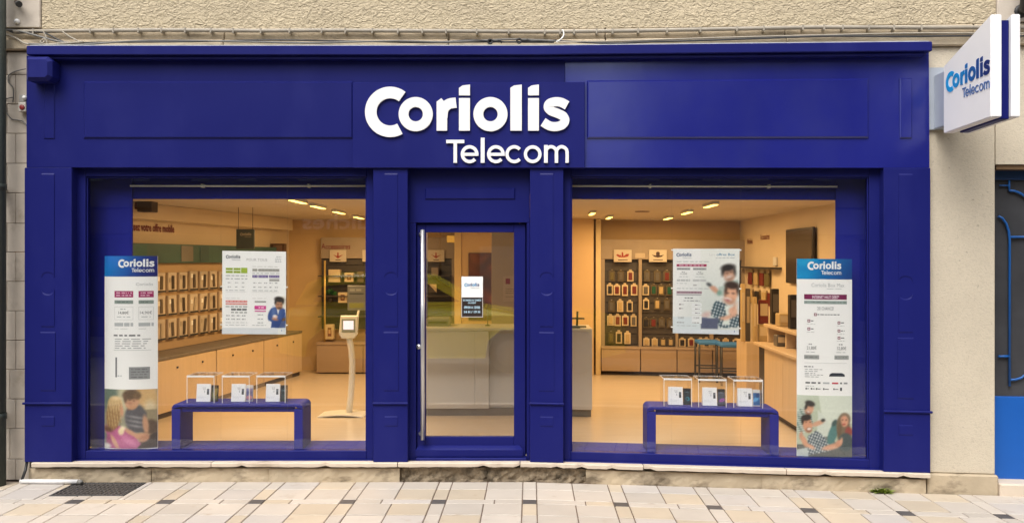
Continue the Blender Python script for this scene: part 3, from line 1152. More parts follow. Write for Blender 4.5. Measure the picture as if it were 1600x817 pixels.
t = thing("key_switch", "small pale key switch box with a round red button on the stone pier", "switch box", (X(35, 0), 0.02, Z(163, 0)))
b = MB()
b.box(X(29, -0.02), X(41, -0.02), -0.03, 0.028, Z(175, -0.02), Z(160, -0.02), mat("ivory_plastic", (0.50, 0.47, 0.42), rough=0.5, var=0.1, scale=30), 0.006)
b.build("box_body", t)
b = MB()
b.box(X(28.5, -0.02), X(41, -0.02), -0.01, 0.027, Z(159, -0.02), Z(148, -0.02), mat("grey_plastic", (0.33, 0.32, 0.30), rough=0.5, var=0.15, scale=30), 0.004)
b.build("junction_box", t)
b = MB()
b.lathe((X(34.8, -0.03), -0.0305, Z(168, -0.03)), [(0.022, 0), (0.022, 0.006), (0.015, 0.010)], mat("red_plastic", (0.20, 0.02, 0.02), rough=0.4), 14, 'y')
b.build("button", t)
b = MB()
b.lathe((X(38.5, -0.02), -0.0105, Z(153, -0.02)), [(0.02, 0), (0.018, 0.02), (0.008, 0.03)], mat("pale_lens", (0.7, 0.7, 0.68), rough=0.3), 12, 'y')
b.build("lamp_lens", t)

def wire(name, label, pts, r, m, cat="cable", smooth=6, group=None):
    """pts: (photo column, photo row, depth)"""
    P = []
    for px, py, d in pts:
        x = U(px, CY, d)[0]
        zc = Z(py, d) if x <= 0 else U(px, py, d)[1]
        P.append((x, d, zc))
    fine = []
    for i in range(len(P) - 1):
        p0, p1, p2, p3 = P[max(i - 1, 0)], P[i], P[i + 1], P[min(i + 2, len(P) - 1)]
        for k in range(smooth):
            s_ = k / smooth
            fine.append(tuple(0.5 * (2 * p1[a] + (p2[a] - p0[a]) * s_ + (2 * p0[a] - 5 * p1[a] + 4 * p2[a] - p3[a]) * s_ * s_ + (3 * p1[a] - p0[a] - 3 * p2[a] + p3[a]) * s_ ** 3) for a in range(3)))
    fine.append(P[-1])
    bb = MB()
    bb.tube(fine, r, m, 7)
    o = bb.build(name)
    o["label"], o["category"] = label, cat
    if group:
        o["group"] = group
    return o

wire("cable", "thin cable looping down the stone pier from the alarm box to the switch", [(40, 108, -0.02), (24, 112, 0.02), (14, 118, 0.02), (13, 128, 0.02), (20, 137, 0.02), (21, 150, 0.02), (20, 160, 0.02)], 0.005, cable_grey)
wire("cable", "thin cable curling down the stone pier below the switch box", [(8, 163, 0.022), (10, 176, 0.02), (18, 186, 0.02), (28, 188, 0.02), (36, 190, 0.01), (42, 197, 0.0)], 0.005, cable_grey)
wire("cable", "short cable stub sticking out of the stone pier beside the switch", [(8, 155, 0.022), (14, 153.6, 0.01), (20, 152.5, 0.0)], 0.004, dark_metal)

# long conduit under the render and the cables sagging over the cornice
cd = thing("conduit_pipe", "long pale conduit pipe clipped along the ledge above the shop", "pipe", (X(400, 0), -0.02, Z(48, 0)))
seg = [(22, 50, -0.02), (120, 48.5, -0.02), (250, 47.5, -0.02), (400, 48.5, -0.02), (510, 48, -0.02), (700, 49, -0.02), (875, 50, -0.02), (1000, 48.5, -0.02), (1200, 44.5, -0.02), (1283, 43, -0.02), (1420, 43.5, -0.02), (1700, 43.5, -0.02)]
P = []
for px, py, d in seg:
    x, z = U(px, py, d)
    P.append((x, d, z))
b = MB()
b.tube(P, 0.017, conduit_m, 10)
b.build("pipe", cd)
for i, px in enumerate((53, 142, 178, 217, 253, 290, 330, 365, 408, 453, 503, 540, 582, 622, 660, 697, 745, 795, 851, 875, 897, 932, 957, 997, 1042, 1094, 1151, 1193, 1254, 1287, 1316, 1357, 1396, 1439)):
    k = max(j for j in range(len(seg)) if seg[j][0] <= px)
    f = (px - seg[k][0]) / (seg[k + 1][0] - seg[k][0])
    py = seg[k][1] + f * (seg[k + 1][1] - seg[k][1])
    x, z = U(px, py, -0.02)
    b = MB()
    b.box(x - 0.007, x + 0.007, -0.039, 0.02, z - 0.026, z + 0.019, conduit_m, 0.003)
    b.build("clip", cd)

G1 = "cables sagging along the ledge over the cornice"
wire("cable", "dark cable sagging along the ledge from the pier to the middle of the shop", [(60, 70, -0.06), (150, 67, -0.06), (300, 65.5, -0.06), (420, 63, -0.05), (560, 65, -0.05), (660, 67, -0.05), (760, 66, -0.05), (866, 66.5, -0.05)], 0.007, dark_metal, group=G1)
wire("cable", "grey cable lying along the cornice top with a slight wave", [(45, 69, -0.07), (110, 71, -0.07), (230, 64, -0.06), (380, 65.5, -0.06), (480, 67.5, -0.06), (620, 64.5, -0.06), (700, 66, -0.06), (800, 62, -0.06), (868, 64.5, -0.06)], 0.008, cable_grey, group=G1)
wire("cable", "long black cable running from the junction rings towards the projecting sign", [(866, 64, -0.05), (950, 68, -0.05), (1010, 66, -0.05), (1100, 63.5, -0.05), (1200, 60, -0.05), (1300, 57, -0.05), (1420, 57.5, -0.05), (1490, 56.5, -0.05), (1620, 56.5, -0.05)], 0.008, dark_metal, group=G1)
wire("cable", "pale cable clipped on the ledge over the fascia seam side", [(872, 66, -0.06), (960, 65, -0.04), (1060, 61.5, -0.04), (1180, 58, -0.04), (1300, 55, -0.04), (1420, 52.5, -0.04), (1500, 52.5, -0.04), (1650, 53, -0.04)], 0.007, conduit_m, group=G1)
wire("cable", "twisted grey cable slanting from the pier corner down to the cornice", [(6, 47, 0.0), (30, 49, -0.03), (60, 57, -0.05), (95, 66, -0.06), (130, 69, -0.06)], 0.009, cable_grey, group=G1)
wire("cable", "pale cable crossing the pier corner and dropping to the cornice end", [(7, 53, 0.01), (25, 60, -0.03), (42, 69, -0.06), (70, 70, -0.07), (130, 66, -0.07)], 0.008, conduit_m, group=G1)
wire("cable", "black cable bundle at the pier corner above the cornice", [(6, 45, 0.0), (25, 52, -0.02), (50, 50, -0.03), (70, 52, -0.03), (90, 62, -0.05), (100, 66, -0.06)], 0.007, dark_metal, group=G1)
wire("cable", "pale looped tie hanging from the conduit by the quoin", [(66, 48, -0.04), (72, 58, -0.04), (68, 67, -0.06), (63, 66, -0.06), (70, 61, -0.06), (74, 68, -0.06)], 0.006, conduit_m, group=G1)
wire("cable", "pale strap slanting from the conduit to the cables near the pier", [(97, 49, -0.04), (108, 57, -0.05), (125, 66, -0.06)], 0.006, conduit_m, group=G1)
wire("cable", "dark twin cable running under the black rings at the middle", [(690, 66, -0.05), (740, 63.5, -0.06), (790, 66, -0.06), (830, 65, -0.06), (870, 63.5, -0.05)], 0.008, black, group=G1)
for px, py, lab in ((766, 66, "black cable ring lying on the cornice left of its twin"), (811, 65, "black cable ring on the cornice next to the fascia seam")):
    x = X(px, -0.06)
    z = Z(py, -0.06)
    t = thing("cable_ring", lab, "cable ring", (x, -0.06, z), "black rings tying the cables over the cornice")
    b = MB()
    b.tube([(x + 0.018 * cos(a * pi / 8), -0.075, z + 0.018 * sin(a * pi / 8)) for a in range(17)], 0.008, black, 8)
    b.build("ring", t)
    b = MB()
    b.tube([(x + 0.02, -0.07, z), (x + 0.07, -0.065, z + 0.01), (x + 0.1, -0.06, z - 0.005)], 0.010, black, 8)
    b.build("cable_tail", t)
wire("cable", "white cable loop hanging from the conduit above the fascia seam", [(879, 47, -0.045), (881, 55, -0.05), (876, 62, -0.06), (869, 66, -0.06)], 0.006, acrylic_edge, group=G1)

# dark bolt sticking out of the corner stone and its white cap
t = thing("wall_bolt", "rusty bolt sticking out of the pale corner stone above the cables", "bolt", (X(27, 0), 0, Z(6, 0)))
b = MB()
b.tube([(X(23, 0), 0.02, Z(2, 0)), (X(28, -0.08), -0.08, Z(6, -0.08))], 0.016, mat("rust", (0.10, 0.06, 0.035), rough=0.8, var=0.4, scale=40), 10)
b.build("shank", t)
b = MB()
b.tube([(X(28.5, -0.08), -0.08, Z(6, -0.08)), (X(30, -0.1), -0.1, Z(7.3, -0.1))], 0.026, dark_metal, 10)
b.build("head", t)
t = thing("cable_gland", "round white cable gland on the corner stone under the bolt", "wall fitting", (X(25, 0), 0, Z(34, 0)))
b = MB()
b.lathe((X(25, -0.01), 0.0115, Z(34, 0)), [(0.024, 0), (0.024, 0.012), (0.012, 0.03), (0.006, 0.034)], acrylic_edge, 14, 'y')
b.build("cap", t)

# dark pole at the edge of the picture
t = thing("drain_pipe", "dark green cast iron drain pipe standing at the edge of the stone pier", "drain pipe", (X(-1, -0.1), -0.1, 0))
green_iron = mat("green_iron", (0.03, 0.038, 0.032), rough=0.5, var=0.25, scale=12, bump=0.2, bscale=50)
b = MB()
b.tube([(X(-4.5, -0.12), -0.12, 0.0), (X(-4.5, -0.12), -0.12, 5.2)], 0.066, green_iron, 18)
b.build("pipe", t)
for zz in (0.55, 2.45):
    b = MB()
    b.tube([(X(-4.5, -0.12), -0.12, zz), (X(-4.5, -0.12), -0.12, zz + 0.05)], 0.071, green_iron, 18)
    b.box(X(-9, -0.05), X(0, -0.05), -0.05, 0.02, zz + 0.005, zz + 0.045, green_iron)
    b.build("pipe_collar", t)

# cellar grate in the paving
gx0, gx1, gy0, gy1 = GR
t = thing("cellar_grate", "black iron cellar grate set flush in the paving below the window", "grate", ((gx0 + gx1) / 2, (gy0 + gy1) / 2, 0))
b = MB()
for q in ((gx0, gx1, gy0, gy0 + 0.02), (gx0, gx1, gy1 - 0.02, gy1), (gx0, gx0 + 0.02, gy0 + 0.021, gy1 - 0.021), (gx1 - 0.02, gx1, gy0 + 0.021, gy1 - 0.021)):
    b.box(q[0], q[1], q[2], q[3], -0.028, 0.003, dark_metal, 0.002)
b.build("grate_frame", t)
grate_m = mat("worn_iron", (0.11, 0.10, 0.095), rough=0.5, metal=0.3, var=0.3, scale=20)
for i in range(15):
    x = gx0 + 0.02 + (gx1 - gx0 - 0.04) * (i + 0.5) / 15
    b = MB()
    b.box(x - 0.006, x + 0.006, gy0 + 0.0205, gy1 - 0.0205, -0.026, 0.001, grate_m, 0.0015)
    b.build("bar", t)
for i in range(6):
    y = gy0 + 0.02 + (gy1 - gy0 - 0.04) * (i + 0.5) / 6
    b = MB()
    b.box(gx0 + 0.0205, gx1 - 0.0205, y - 0.007, y + 0.007, -0.025, 0.0025, grate_m)
    b.build("cross_bar", t)
b = MB()
b.box(gx0 + 0.001, gx1 - 0.001, gy0 + 0.001, gy1 - 0.001, -0.0058, -0.0048, black)  # black sheet under the bars stands in for the darkness of the pit
b.build("pit_dark_sheet", t)

# white pipe lying at the foot of the wall
t = thing("white_pipe", "short white plastic pipe lying on the paving at the foot of the plinth", "pipe", (X(80, -0.07), -0.07, 0.02))
b = MB()
b.tube([(X(32, -0.07), -0.07, 0.022), (X(126, -0.07), -0.085, 0.022)], 0.019, mat("white_pvc", (0.72, 0.72, 0.72), rough=0.4, var=0.06, scale=30), 14)
b.build("pipe", t)
b = MB()
b.tube([(X(124, -0.07), -0.085, 0.022), (X(128, -0.07), -0.09, 0.020), (X(129.5, -0.08), -0.10, 0.010)], [0.02, 0.021, 0.016], cable_grey, 12)
b.build("end_cap", t)
b = MB()
b.tube([(X(42, 0.0), 0.0, 0.17), (X(41, -0.04), -0.05, 0.11), (X(34, -0.07), -0.07, 0.03)], 0.012, dark_metal, 8)
b.build("feed_pipe", t)

# weed growing at the foot of the wall
wx, wz = U(1377, 752, -0.03)
t = thing("weed", "small yellow-green weed growing where the plinth meets the paving", "weed", (wx, -0.03, 0))
leafm = mat("weed_leaf", (0.20, 0.27, 0.03), rough=0.6, var=0.35, scale=30)
b = MB()
r = random.Random(5)
for i in range(70):
    a = r.uniform(-pi, 0)
    l = r.uniform(0.03, 0.10)
    e = r.uniform(0.1, 1.1)
    base = Vector((wx + r.uniform(-0.04, 0.04), -0.022 + r.uniform(-0.02, 0.0), 0.002))
    dirv = Vector((cos(a) * cos(e), sin(a) * cos(e) * 0.7, sin(e) * 0.62))
    tip = base + dirv * l
    sd = dirv.cross(Vector((0, 0, 1))).normalized() * r.uniform(0.008, 0.016)
    mid = base + dirv * l * 0.6 + Vector((0, 0, 0.006))
    b.add([base, mid + sd, tip, mid - sd], [(0, 1, 2, 3)], leafm)
b.build("leaves", t)

# neighbour's blue door
bx0, bx1 = xr1 + 0.002, xd1 - 0.002
pb = mat("bright_blue_paint", (0.004, 0.10, 0.44), rough=0.45, var=0.05, scale=4)
t = thing("iron_door", "bright blue metal door with dark glass and curled iron bars beyond the plastered pier", "door", ((bx0 + bx1) / 2, 0.15, 0))
b = MB()
yq = 0.16
b.box(bx0, bx1, yq, yq + 0.05, Z(748, yq), Z(604, yq), pb, 0.004)
b.build("lower_panel", t)
b = MB()
b.box(bx0, bx1, yq - 0.01, yq + 0.05, Z(280, yq), Z(264.5, yq), mat("dark_blue_paint", (0.006, 0.035, 0.12), rough=0.4), 0.003)
b.build("top_rail", t)
b = MB()
b.box(bx0, bx1, yq + 0.02, yq + 0.03, Z(604, yq) + 0.001, Z(280, yq) - 0.001, mat("smoked_glass", (0.055, 0.056, 0.062), rough=0.15, var=0.2, scale=5))
b.build("dark_pane", t)
ib = mat("iron_bar_blue", (0.004, 0.095, 0.36), rough=0.4)
def bar(pts, r_=0.010):
    P = []
    for px, py in pts:
        x, z = U(px, py, yq)
        P.append((x, yq, z))
    bb = MB()
    bb.tube(P, r_, ib, 8)
    bb.build("iron_bar", t)
bar([(1560, 338), (1566, 341), (1572, 349), (1576, 361), (1577.5, 375), (1577.5, 603)])
bar([(1577.5, 370.5), (1680, 370)])
bar([(1577, 282), (1577, 298)], 0.008)
bar([(1577, 298), (1585, 298.5), (1594, 302), (1604, 309), (1612, 320)])
bar([(1562, 290), (1577, 290)], 0.006)
bar([(1560, 556.5), (1577, 556.5)])
bar([(1577.5, 593), (1586, 593), (1596, 590), (1606, 582), (1612, 570)])

# dark fitting at the upper corner, built as a bent iron arm without a lamp
lx, lz = U(1598, 6, -0.1)
t = thing("wall_bracket", "dark iron bracket on the wall above the projecting sign", "bracket", (lx, -0.05, lz))
b = MB()
b.tube([U_ for U_ in [(lx + 0.05, 0.01, lz - 0.03), (lx + 0.03, -0.10, lz - 0.02), (lx + 0.01, -0.16, lz + 0.05), (lx + 0.02, -0.17, lz + 0.3)]], [0.03, 0.05, 0.055, 0.06], dark_metal, 12)
b.build("arm", t)
b = MB()
b.lathe((lx + 0.05, 0.03, lz - 0.03), [(0.06, 0), (0.06, 0.015), (0.04, 0.03)], dark_metal, 14, 'y')
b.build("wall_plate", t)

# projecting sign ------------------------------------------------------
SX = 3.262
t = thing("projecting_sign", "white double-faced shop sign with a blue core projecting from the wall at the shopfront's end", "sign", (SX, -0.1, 3.2))
yb, yf = -0.20, -0.90
# unbent sheet: depth is measured from the local front
t_of = lambda d: (D + d - K * SX)
zz = lambda py, d: H - (py - CY) / F * t_of(d) + M * SX
def panel(x0, x1, y0, y1, z00, z01, z10, z11, m, nm, parent, ch=0.006):
    """slanted-top block: (z00, z01) bottom and top at the wall, (z10, z11) at the street"""
    bb = MB()
    vs = [(x0, y0, z00), (x1, y0, z00), (x0, y0, z01), (x1, y0, z01), (x0, y1, z10), (x1, y1, z10), (x0, y1, z11), (x1, y1, z11)]
    bb.add(vs, [(0, 2, 3, 1), (4, 5, 7, 6), (0, 4, 6, 2), (1, 3, 7, 5), (0, 1, 5, 4), (2, 6, 7, 3)], m)
    bmesh.ops.bevel(bb.bm, geom=list(bb.bm.edges), offset=ch, segments=2, affect='EDGES')
    return bb.build(nm, parent)
W1, W2, W3 = 0.075, 0.064, 0.062
fa = panel(SX, SX + W1, yb, yf, zz(209, yb), zz(104, yb), zz(183, yf), zz(22.5, yf), sign_white, "face_panel", t)
panel(SX + W1 + 0.001, SX + W1 + W2, yb - 0.1, yf + 0.03, zz(209, yb) - 0.010, zz(104, yb) - 0.02, zz(183, yf) - 0.01, zz(22.5, yf) - 0.035, blue, "core", t, 0.003)
panel(SX + W1 + W2 + 0.001, SX + W1 + W2 + W3, yb, yf, zz(209, yb), zz(104, yb), zz(183, yf), zz(22.5, yf), sign_white, "face_panel", t)
panel(SX + 0.02, SX + W1 + W2 + 0.02, 0.015, yb + 0.001, zz(196, yb), zz(110, yb), zz(196, yb), zz(110, yb), mat("bracket_grey", (0.48, 0.53, 0.62), rough=0.4, metal=0.2, var=0.05), "bracket", t)
panel(SX - 0.06, SX + W1 + W2 + 0.05, 0.0, 0.0145, zz(203, 0), zz(106, 0), zz(203, 0), zz(106, 0), mat("plate_grey", (0.42, 0.46, 0.52), rough=0.4, metal=0.2, var=0.05), "mounting_plate", t, 0.002)
LS = 0.645 / 318.5
ys0 = -(D - SX / ((1478.5 - CX) / F)) + K * SX       # where the word starts along the panel
def on_side(px, py, out):
    return (SX - out, ys0 - (px - 571) * LS, 3.223 + (205 - py) * LS)
gradient = [(0.012, 0.34, 0.78), (0.012, 0.29, 0.70), (0.012, 0.22, 0.58), (0.012, 0.16, 0.48), (0.012, 0.11, 0.38), (0.012, 0.07, 0.29), (0.012, 0.045, 0.22), (0.012, 0.03, 0.17)]
for i, (nm, sh) in enumerate(bold):
    bb = MB()
    letter_mesh(bb, sh, on_side, 0.003, mat("letter_blue", gradient[i], rough=0.4, var=0.05, scale=30), base=0.0008)
    bb.build("letter", fa)
tb = mat("letter_slate_blue", (0.09, 0.17, 0.40), rough=0.4)
for nm, sh in thin:
    bb = MB()
    letter_mesh(bb, sh, on_side, 0.003, tb, base=0.0008)
    bb.build("letter", fa)
# ================================================================== IN THE SHOP WINDOWS
ZD = Z(703.5, DG)                      # top of the display decks
def rounded_bench(name, label, x0, x1, ztop, y0, y1):
    """a bent board: top and two legs in one sheet with rounded outer corners"""
    t = thing(name, label, "display bench", ((x0 + x1) / 2, (y0 + y1) / 2, ZD), "blue display benches on the window decks")
    th, r = 0.075, 0.045
    zb = ZD + 0.001
    cxs = [(x0 + r, ztop - r, 180, 90), (x1 - r, ztop - r, 90, 0)]
    out = [(x0, zb)]
    for cx, cz, a0, a1 in cxs:
        for i in range(7):
            a = radians(a0 + (a1 - a0) * i / 6)
            out.append((cx + r * cos(a), cz + r * sin(a)))
    out.append((x1, zb))
    n = len(out)
    bb = MB()
    top = out[4:11]
    bb.prism([(x0 + th, ztop - 0.028)] + out[1:-1] + [(x1 - th, ztop - 0.028)], y1, y0, blue_satin, 0.003)
    bb.build("bench_top", t)
    for sx in (0, 1):
        bb = MB()
        if sx == 0:
            bb.box(x0, x0 + th, y0, y1, zb, ztop - r - 0.001, blue_satin, 0.003)
        else:
            bb.box(x1 - th, x1, y0, y1, zb, ztop - r - 0.001, blue_satin, 0.003)
        bb.build("leg", t)
    bb = MB()
    bb.box(x0 + th + 0.001, x1 - th - 0.001, y0 + 0.03, y0 + 0.05, ztop - 0.075, ztop - 0.029, blue_satin, 0.002)
    bb.build("apron", t)
    return t

def bench_top_of(x0, x1, ztop, y0, y1):
    t = x0
    return t

BY0, BY1 = 0.14, 0.42
bl0, bl1 = X(268, BY0), X(473, BY0)
zL = Z(630.5, BY0)
rounded_bench("display_bench", "blue bent-board display bench standing in the window beside the family poster", bl0, bl1, zL, BY0, BY1)
br0, br1 = U(1011, CY, BY0)[0], U(1217, CY, BY0)[0]
rounded_bench("display_bench", "blue bent-board display bench standing in the window beside the sofa poster", br0, br1, zL, BY0, BY1)

def display_case(px0, px1, screen, which, near, ztop_bench):
    yA, yB = 0.17, 0.385
    x0, x1 = U(px0, CY, yA)[0], U(px1, CY, yA)[0]
    z0 = ztop_bench + 0.0012
    z1 = z0 + 0.232
    t = thing("display_case", f"clear acrylic case, {which} on the bench by the {near} poster", "display case", ((x0 + x1) / 2, (yA + yB) / 2, z0), "clear acrylic cases on the window benches")
    w = 0.005
    for nm, a in (("side_panel", (x0, x0 + w, yA, yB, z0, z1)), ("side_panel", (x1 - w, x1, yA, yB, z0, z1)), ("lid", (x0, x1, yA, yB, z1 + 0.0004, z1 + 0.0054)), ("front_panel", (x0 + w + 0.0003, x1 - w - 0.0003, yA, yA + w, z0, z1))):
        bb = MB()
        bb.box(*a, acrylic)
        bb.build(nm, t)
    bb = MB()
    e = 0.0045
    bb.box(x0, x1, yA - 0.0032, yA - 0.0004, z1 - 0.010, z1 + 0.006, acrylic_edge, 0.001)
    bb.box(x0, x1, yB + 0.0004, yB + 0.004, z1 + 0.0002, z1 + 0.005, acrylic_edge)
    bb.box(x1 + 0.0004, x1 + 0.003, yA, yB, z1 + 0.0002, z1 + 0.005, acrylic_edge)
    bb.box(x0 - 0.003, x0 - 0.0004, yA, yB, z1 + 0.0002, z1 + 0.005, acrylic_edge)
    for xx in (x0, x1 - e):
        bb.box(xx, xx + e, yA - 0.0032, yA - 0.0004, z0, z1 - 0.0105, acrylic_edge)
    bb.build("polished_edges", t)
    # card inside
    cx0 = x0 + (x1 - x0) * 0.22
    cw, chh, yC = 0.122, 0.152, 0.24
    t2 = thing("price_card", f"white price card, {which} on the bench by the {near} poster", "card", (cx0 + cw / 2, yC, z0), "white price cards in the window cases")
    bb = MB()
    bb.add([(cx0, yC, z0 + 0.001), (cx0 + cw, yC, z0 + 0.001), (cx0 + cw, yC + 0.02, z0 + chh), (cx0, yC + 0.02, z0 + chh),
            (cx0, yC + 0.055, z0 + 0.001), (cx0 + cw, yC + 0.055, z0 + 0.001), (cx0 + cw, yC + 0.028, z0 + chh), (cx0, yC + 0.028, z0 + chh)],
           [(0, 1, 2, 3), (5, 4, 7, 6), (3, 2, 6, 7), (0, 3, 7, 4), (1, 5, 6, 2), (0, 4, 5, 1)], card_white)
    bb.build("card_stock", t2)
    sh = Sheet(lambda a, c, f: (cx0 + cw * a, yC + 0.02 * (1 - c) - f, z0 + 0.001 + (chh - 0.001) * (1 - c)))
    g, dk = ink(150, 152, 158), ink(60, 64, 72)
    sh.words(0.42, 0.20, 0.66, 0.23, g, 0.08)
    sh.words(0.46, 0.28, 0.64, 0.31, g, 0.08, 3)
    sh.rect(0.56, 0.36, 0.60, 0.48, g)
    sh.rect(0.74, 0.28, 0.90, 0.60, dk)
    sh.rect(0.76, 0.32, 0.88, 0.42, ink(110, 115, 125))
    sh.words(0.1, 0.72, 0.7, 0.735, ink(190, 192, 196), 0.1, 5)
    sh.words(0.1, 0.78, 0.6, 0.795, ink(190, 192, 196), 0.1, 6)
    sh.build("print", t2)
    # phone beside the card
    px = cx0 + cw + 0.004
    pw, ph_ = 0.064, 0.140
    t3 = thing("smartphone", f"{screen[2]}, on the bench by the {near} poster", "phone", (px + pw / 2, yC, z0), "phones standing in the window cases")
    bb = MB()
    bb.obox((px, yC + 0.002, z0 + 0.002), (pw, 0, 0), (0, 0.008, 0), (0, 0.016, ph_), screen[1], 0.003)
    bb.build("phone_body", t3)
    im = Paint(0, 0, 1, 2, 14, 28, screen[0][0])
    for (ex, ey, rx, ry, c_, an) in screen[0][1]:
        im.ell(ex, ey, rx, ry, c_, an, 1.5)
    sh = Sheet(lambda a, c, f: (px + 0.004 + (pw - 0.008) * a, yC + 0.002 + 0.016 * (1 - c) - f - 0.0002, z0 + 0.012 + (ph_ - 0.020) * (1 - c)))
    sh.picture(0, 0, 1, 1, im.linear())
    sh.build("screen", t3)

blk = mat("phone_black", (0.02, 0.02, 0.022), rough=0.25)
wht = mat("phone_white", (0.7, 0.7, 0.7), rough=0.3)
scr = [(((58, 62, 48), [(0.6, 0.9, 0.35, 0.8, (120, 112, 52), 20), (0.3, 0.4, 0.2, 0.4, (36, 40, 34), 0), (0.7, 1.6, 0.3, 0.3, (70, 86, 52), 0)]), blk, "phone with an olive green screen"),
       (((96, 100, 150), [(0.5, 0.4, 0.5, 0.15, (150, 150, 190), 0), (0.5, 0.9, 0.5, 0.12, (70, 74, 130), 0), (0.5, 1.6, 0.5, 0.3, (190, 130, 140), 0)]), wht, "white phone with a lilac striped screen"),
       (((30, 46, 54), [(0.5, 0.6, 0.5, 0.1, (88, 110, 120), 0), (0.6, 1.5, 0.3, 0.4, (48, 66, 70), 0)]), blk, "phone with a dark teal screen"),
       (((14, 34, 48), [(0.5, 0.3, 0.3, 0.1, (80, 110, 130), 0), (0.6, 1.3, 0.32, 0.25, (30, 150, 170), 30), (0.55, 1.3, 0.2, 0.15, (14, 34, 48), 30)]), blk, "black phone with a cyan swirl on its screen"),
       (((70, 76, 92), [(0.5, 0.3, 0.3, 0.1, (120, 125, 140), 0), (0.6, 1.4, 0.4, 0.2, (200, 70, 190), -20), (0.6, 1.4, 0.25, 0.1, (90, 80, 120), -20)]), blk, "grey phone with a magenta loop on its screen"),
       (((34, 92, 150), [(0.4, 1.2, 0.5, 0.25, (90, 160, 210), -35), (0.7, 0.6, 0.25, 0.4, (20, 60, 120), 20)]), wht, "white phone with a bright blue screen")]
for i, (a, c) in enumerate(((292, 335), (347, 390), (401, 446))):
    display_case(a, c, scr[i], ("the first from the family", "the middle of three", "the last from the family")[i], "family", zL)
for i, (a, c) in enumerate(((1037, 1081), (1091, 1135), (1146, 1192))):
    display_case(a, c, scr[3 + i], ("the one nearest the shop door", "the middle of three", "the last before the sofa")[i], "sofa", zL)

# ---- tall curved posters ------------------------------------------------
MAG, GREY, TXT, LGREY = ink(158, 42, 98), ink(134, 148, 142), ink(108, 112, 116), ink(178, 184, 186)
def header_mats(n, cols):
    return cols
def tall_poster(name, label, p0, p1, r0, r1, bulge, dep, right):
    x0, x1 = U(p0, CY, dep)[0], U(p1, CY, dep)[0]
    z1 = Z(r0, dep)
    z0 = ZD + 0.002
    t = thing(name, label, "poster", ((x0 + x1) / 2, dep, z0))
    w = x1 - x0
    def fn(a, c, f):
        u = (a - p0) / (p1 - p0)
        s_ = 2 * u - 1
        y = dep + bulge * s_ * s_
        nx = 4 * bulge * s_ / w
        return (x0 + w * u - nx * f, y - f, z1 + (z0 - z1) * (c - r0) / (r1 - r0))
    bb = MB()
    n = 20
    vs, fs = [], []
    for i in range(n + 1):
        a = p0 + (p1 - p0) * i / n
        for c, f in ((r0, 0), (r1, 0), (r0, -0.003), (r1, -0.003)):
            vs.append(fn(a, c, f))
    for i in range(n):
        o = 4 * i
        fs += [(o + 1, o + 5, o + 4, o), (o + 2, o + 6, o + 7, o + 3), (o, o + 4, o + 6, o + 2), (o + 1, o + 3, o + 7, o + 5)]
    fs += [(0, 2, 3, 1), (4 * n, 4 * n + 1, 4 * n + 3, 4 * n + 2)]
    bb.add(vs, fs, paper)
    bb.build("paper", t)
    bb = MB()
    bb.box(x0 + w * 0.2, x1 - w * 0.2, dep + 0.06, dep + 0.10, ZD + 0.002, z1 - 0.3, paper)
    bb.build("back_support", t)
    return t, fn

# first: family on a sofa with a laptop
t, fn = tall_poster("curved_poster", "tall curved white poster with two magenta boxes and a family photo at its foot", 158.5, 242, 400, 701.5, 0.055, 0.12, False)
s = Sheet(fn, cols=0.16)
im = Paint(158.5, 400, 242, 432, 60, 20, (20, 122, 200))
im.grad((30, 40, 120), 175, 400, 235, 432)
im.ell(172, 404, 14, 8, (60, 110, 210), -20, 14, 0.6)
im.grad((32, 36, 100), 205, 400, 245, 410, 0.7)
s.picture(158.5, 400, 242, 432, im.linear())
W = ink(235, 238, 240)
s.logo(184, 404.5, 54, [W], W)
s.text("Coriolis", 212, 446, 4.5, LGREY, width=24)
for a0, a1, sd in ((177.5, 208, 0), (216, 237, 1)):
    s.rect(a0, 454.5, a1, 464.5, MAG)
    s.words(a0 + 3, 456.6, a1 - 2, 458.4, ink(225, 190, 205), 6, sd)
    s.words(a0 + 3, 460.6, a1 - 3, 462.2, ink(225, 190, 205), 5, sd + 4)
    s.rect(a0, 469, a1, 474.5, GREY)
    s.words(a0 + 4, 471, a1 - 8, 472.4, ink(100, 115, 108), 6, sd + 2)
    s.words(a0 + 10, 482, a1 - 12, 483.6, LGREY, 4, sd)
    s.text("14,80€" if sd == 0 else "14,90€", (a0 + a1) / 2, 490.5, 4.6, TXT, align='c')
    s.words(a0 + 4, 494.4, a1 - 4, 495.6, LGREY, 7, sd)
    for e in ((a0, 479, a1, 479.6), (a0, 499, a1, 499.6), (a0, 479.6, a0 + 0.6, 499), (a1 - 0.6, 479.6, a1, 499)):
        s.rect(*e, ink(205, 208, 208))
    s.words(a0, 504, a1, 509.5, LGREY, 12, sd, 0.12)
    s.words(a0, 513, a1 - 6, 514, ink(205, 208, 208), 8, sd)
s.words(176, 522.5, 222, 525, ink(120, 124, 126), 8, 2)
for i, y in enumerate((529, 532.5, 536, 539.5, 543)):
    s.words(178, y, 234 - i * 2, y + 1.1, ink(150, 154, 156), 9, i)
s.rect(176, 546.5, 234, 547, ink(170, 175, 175))
s.rect(179, 558, 182, 589, ink(120, 124, 128))
s.words(183, 586, 190, 587.5, LGREY, 4)
s.rect(201.5, 573, 232, 592, ink(140, 143, 145))
for y in (576, 580, 584, 588):
    s.words(205, y, 230, y + 1.4, ink(95, 98, 100), 6, y)
im = Paint(158.5, 608, 242, 701.5, 76, 84, (150, 150, 128))
im.ell(170, 622, 16, 22, (92, 112, 98), 0, 12)
im.ell(196, 618, 12, 30, (188, 182, 150), 0, 8)
im.ell(226, 622, 18, 26, (206, 168, 112), 0, 8)
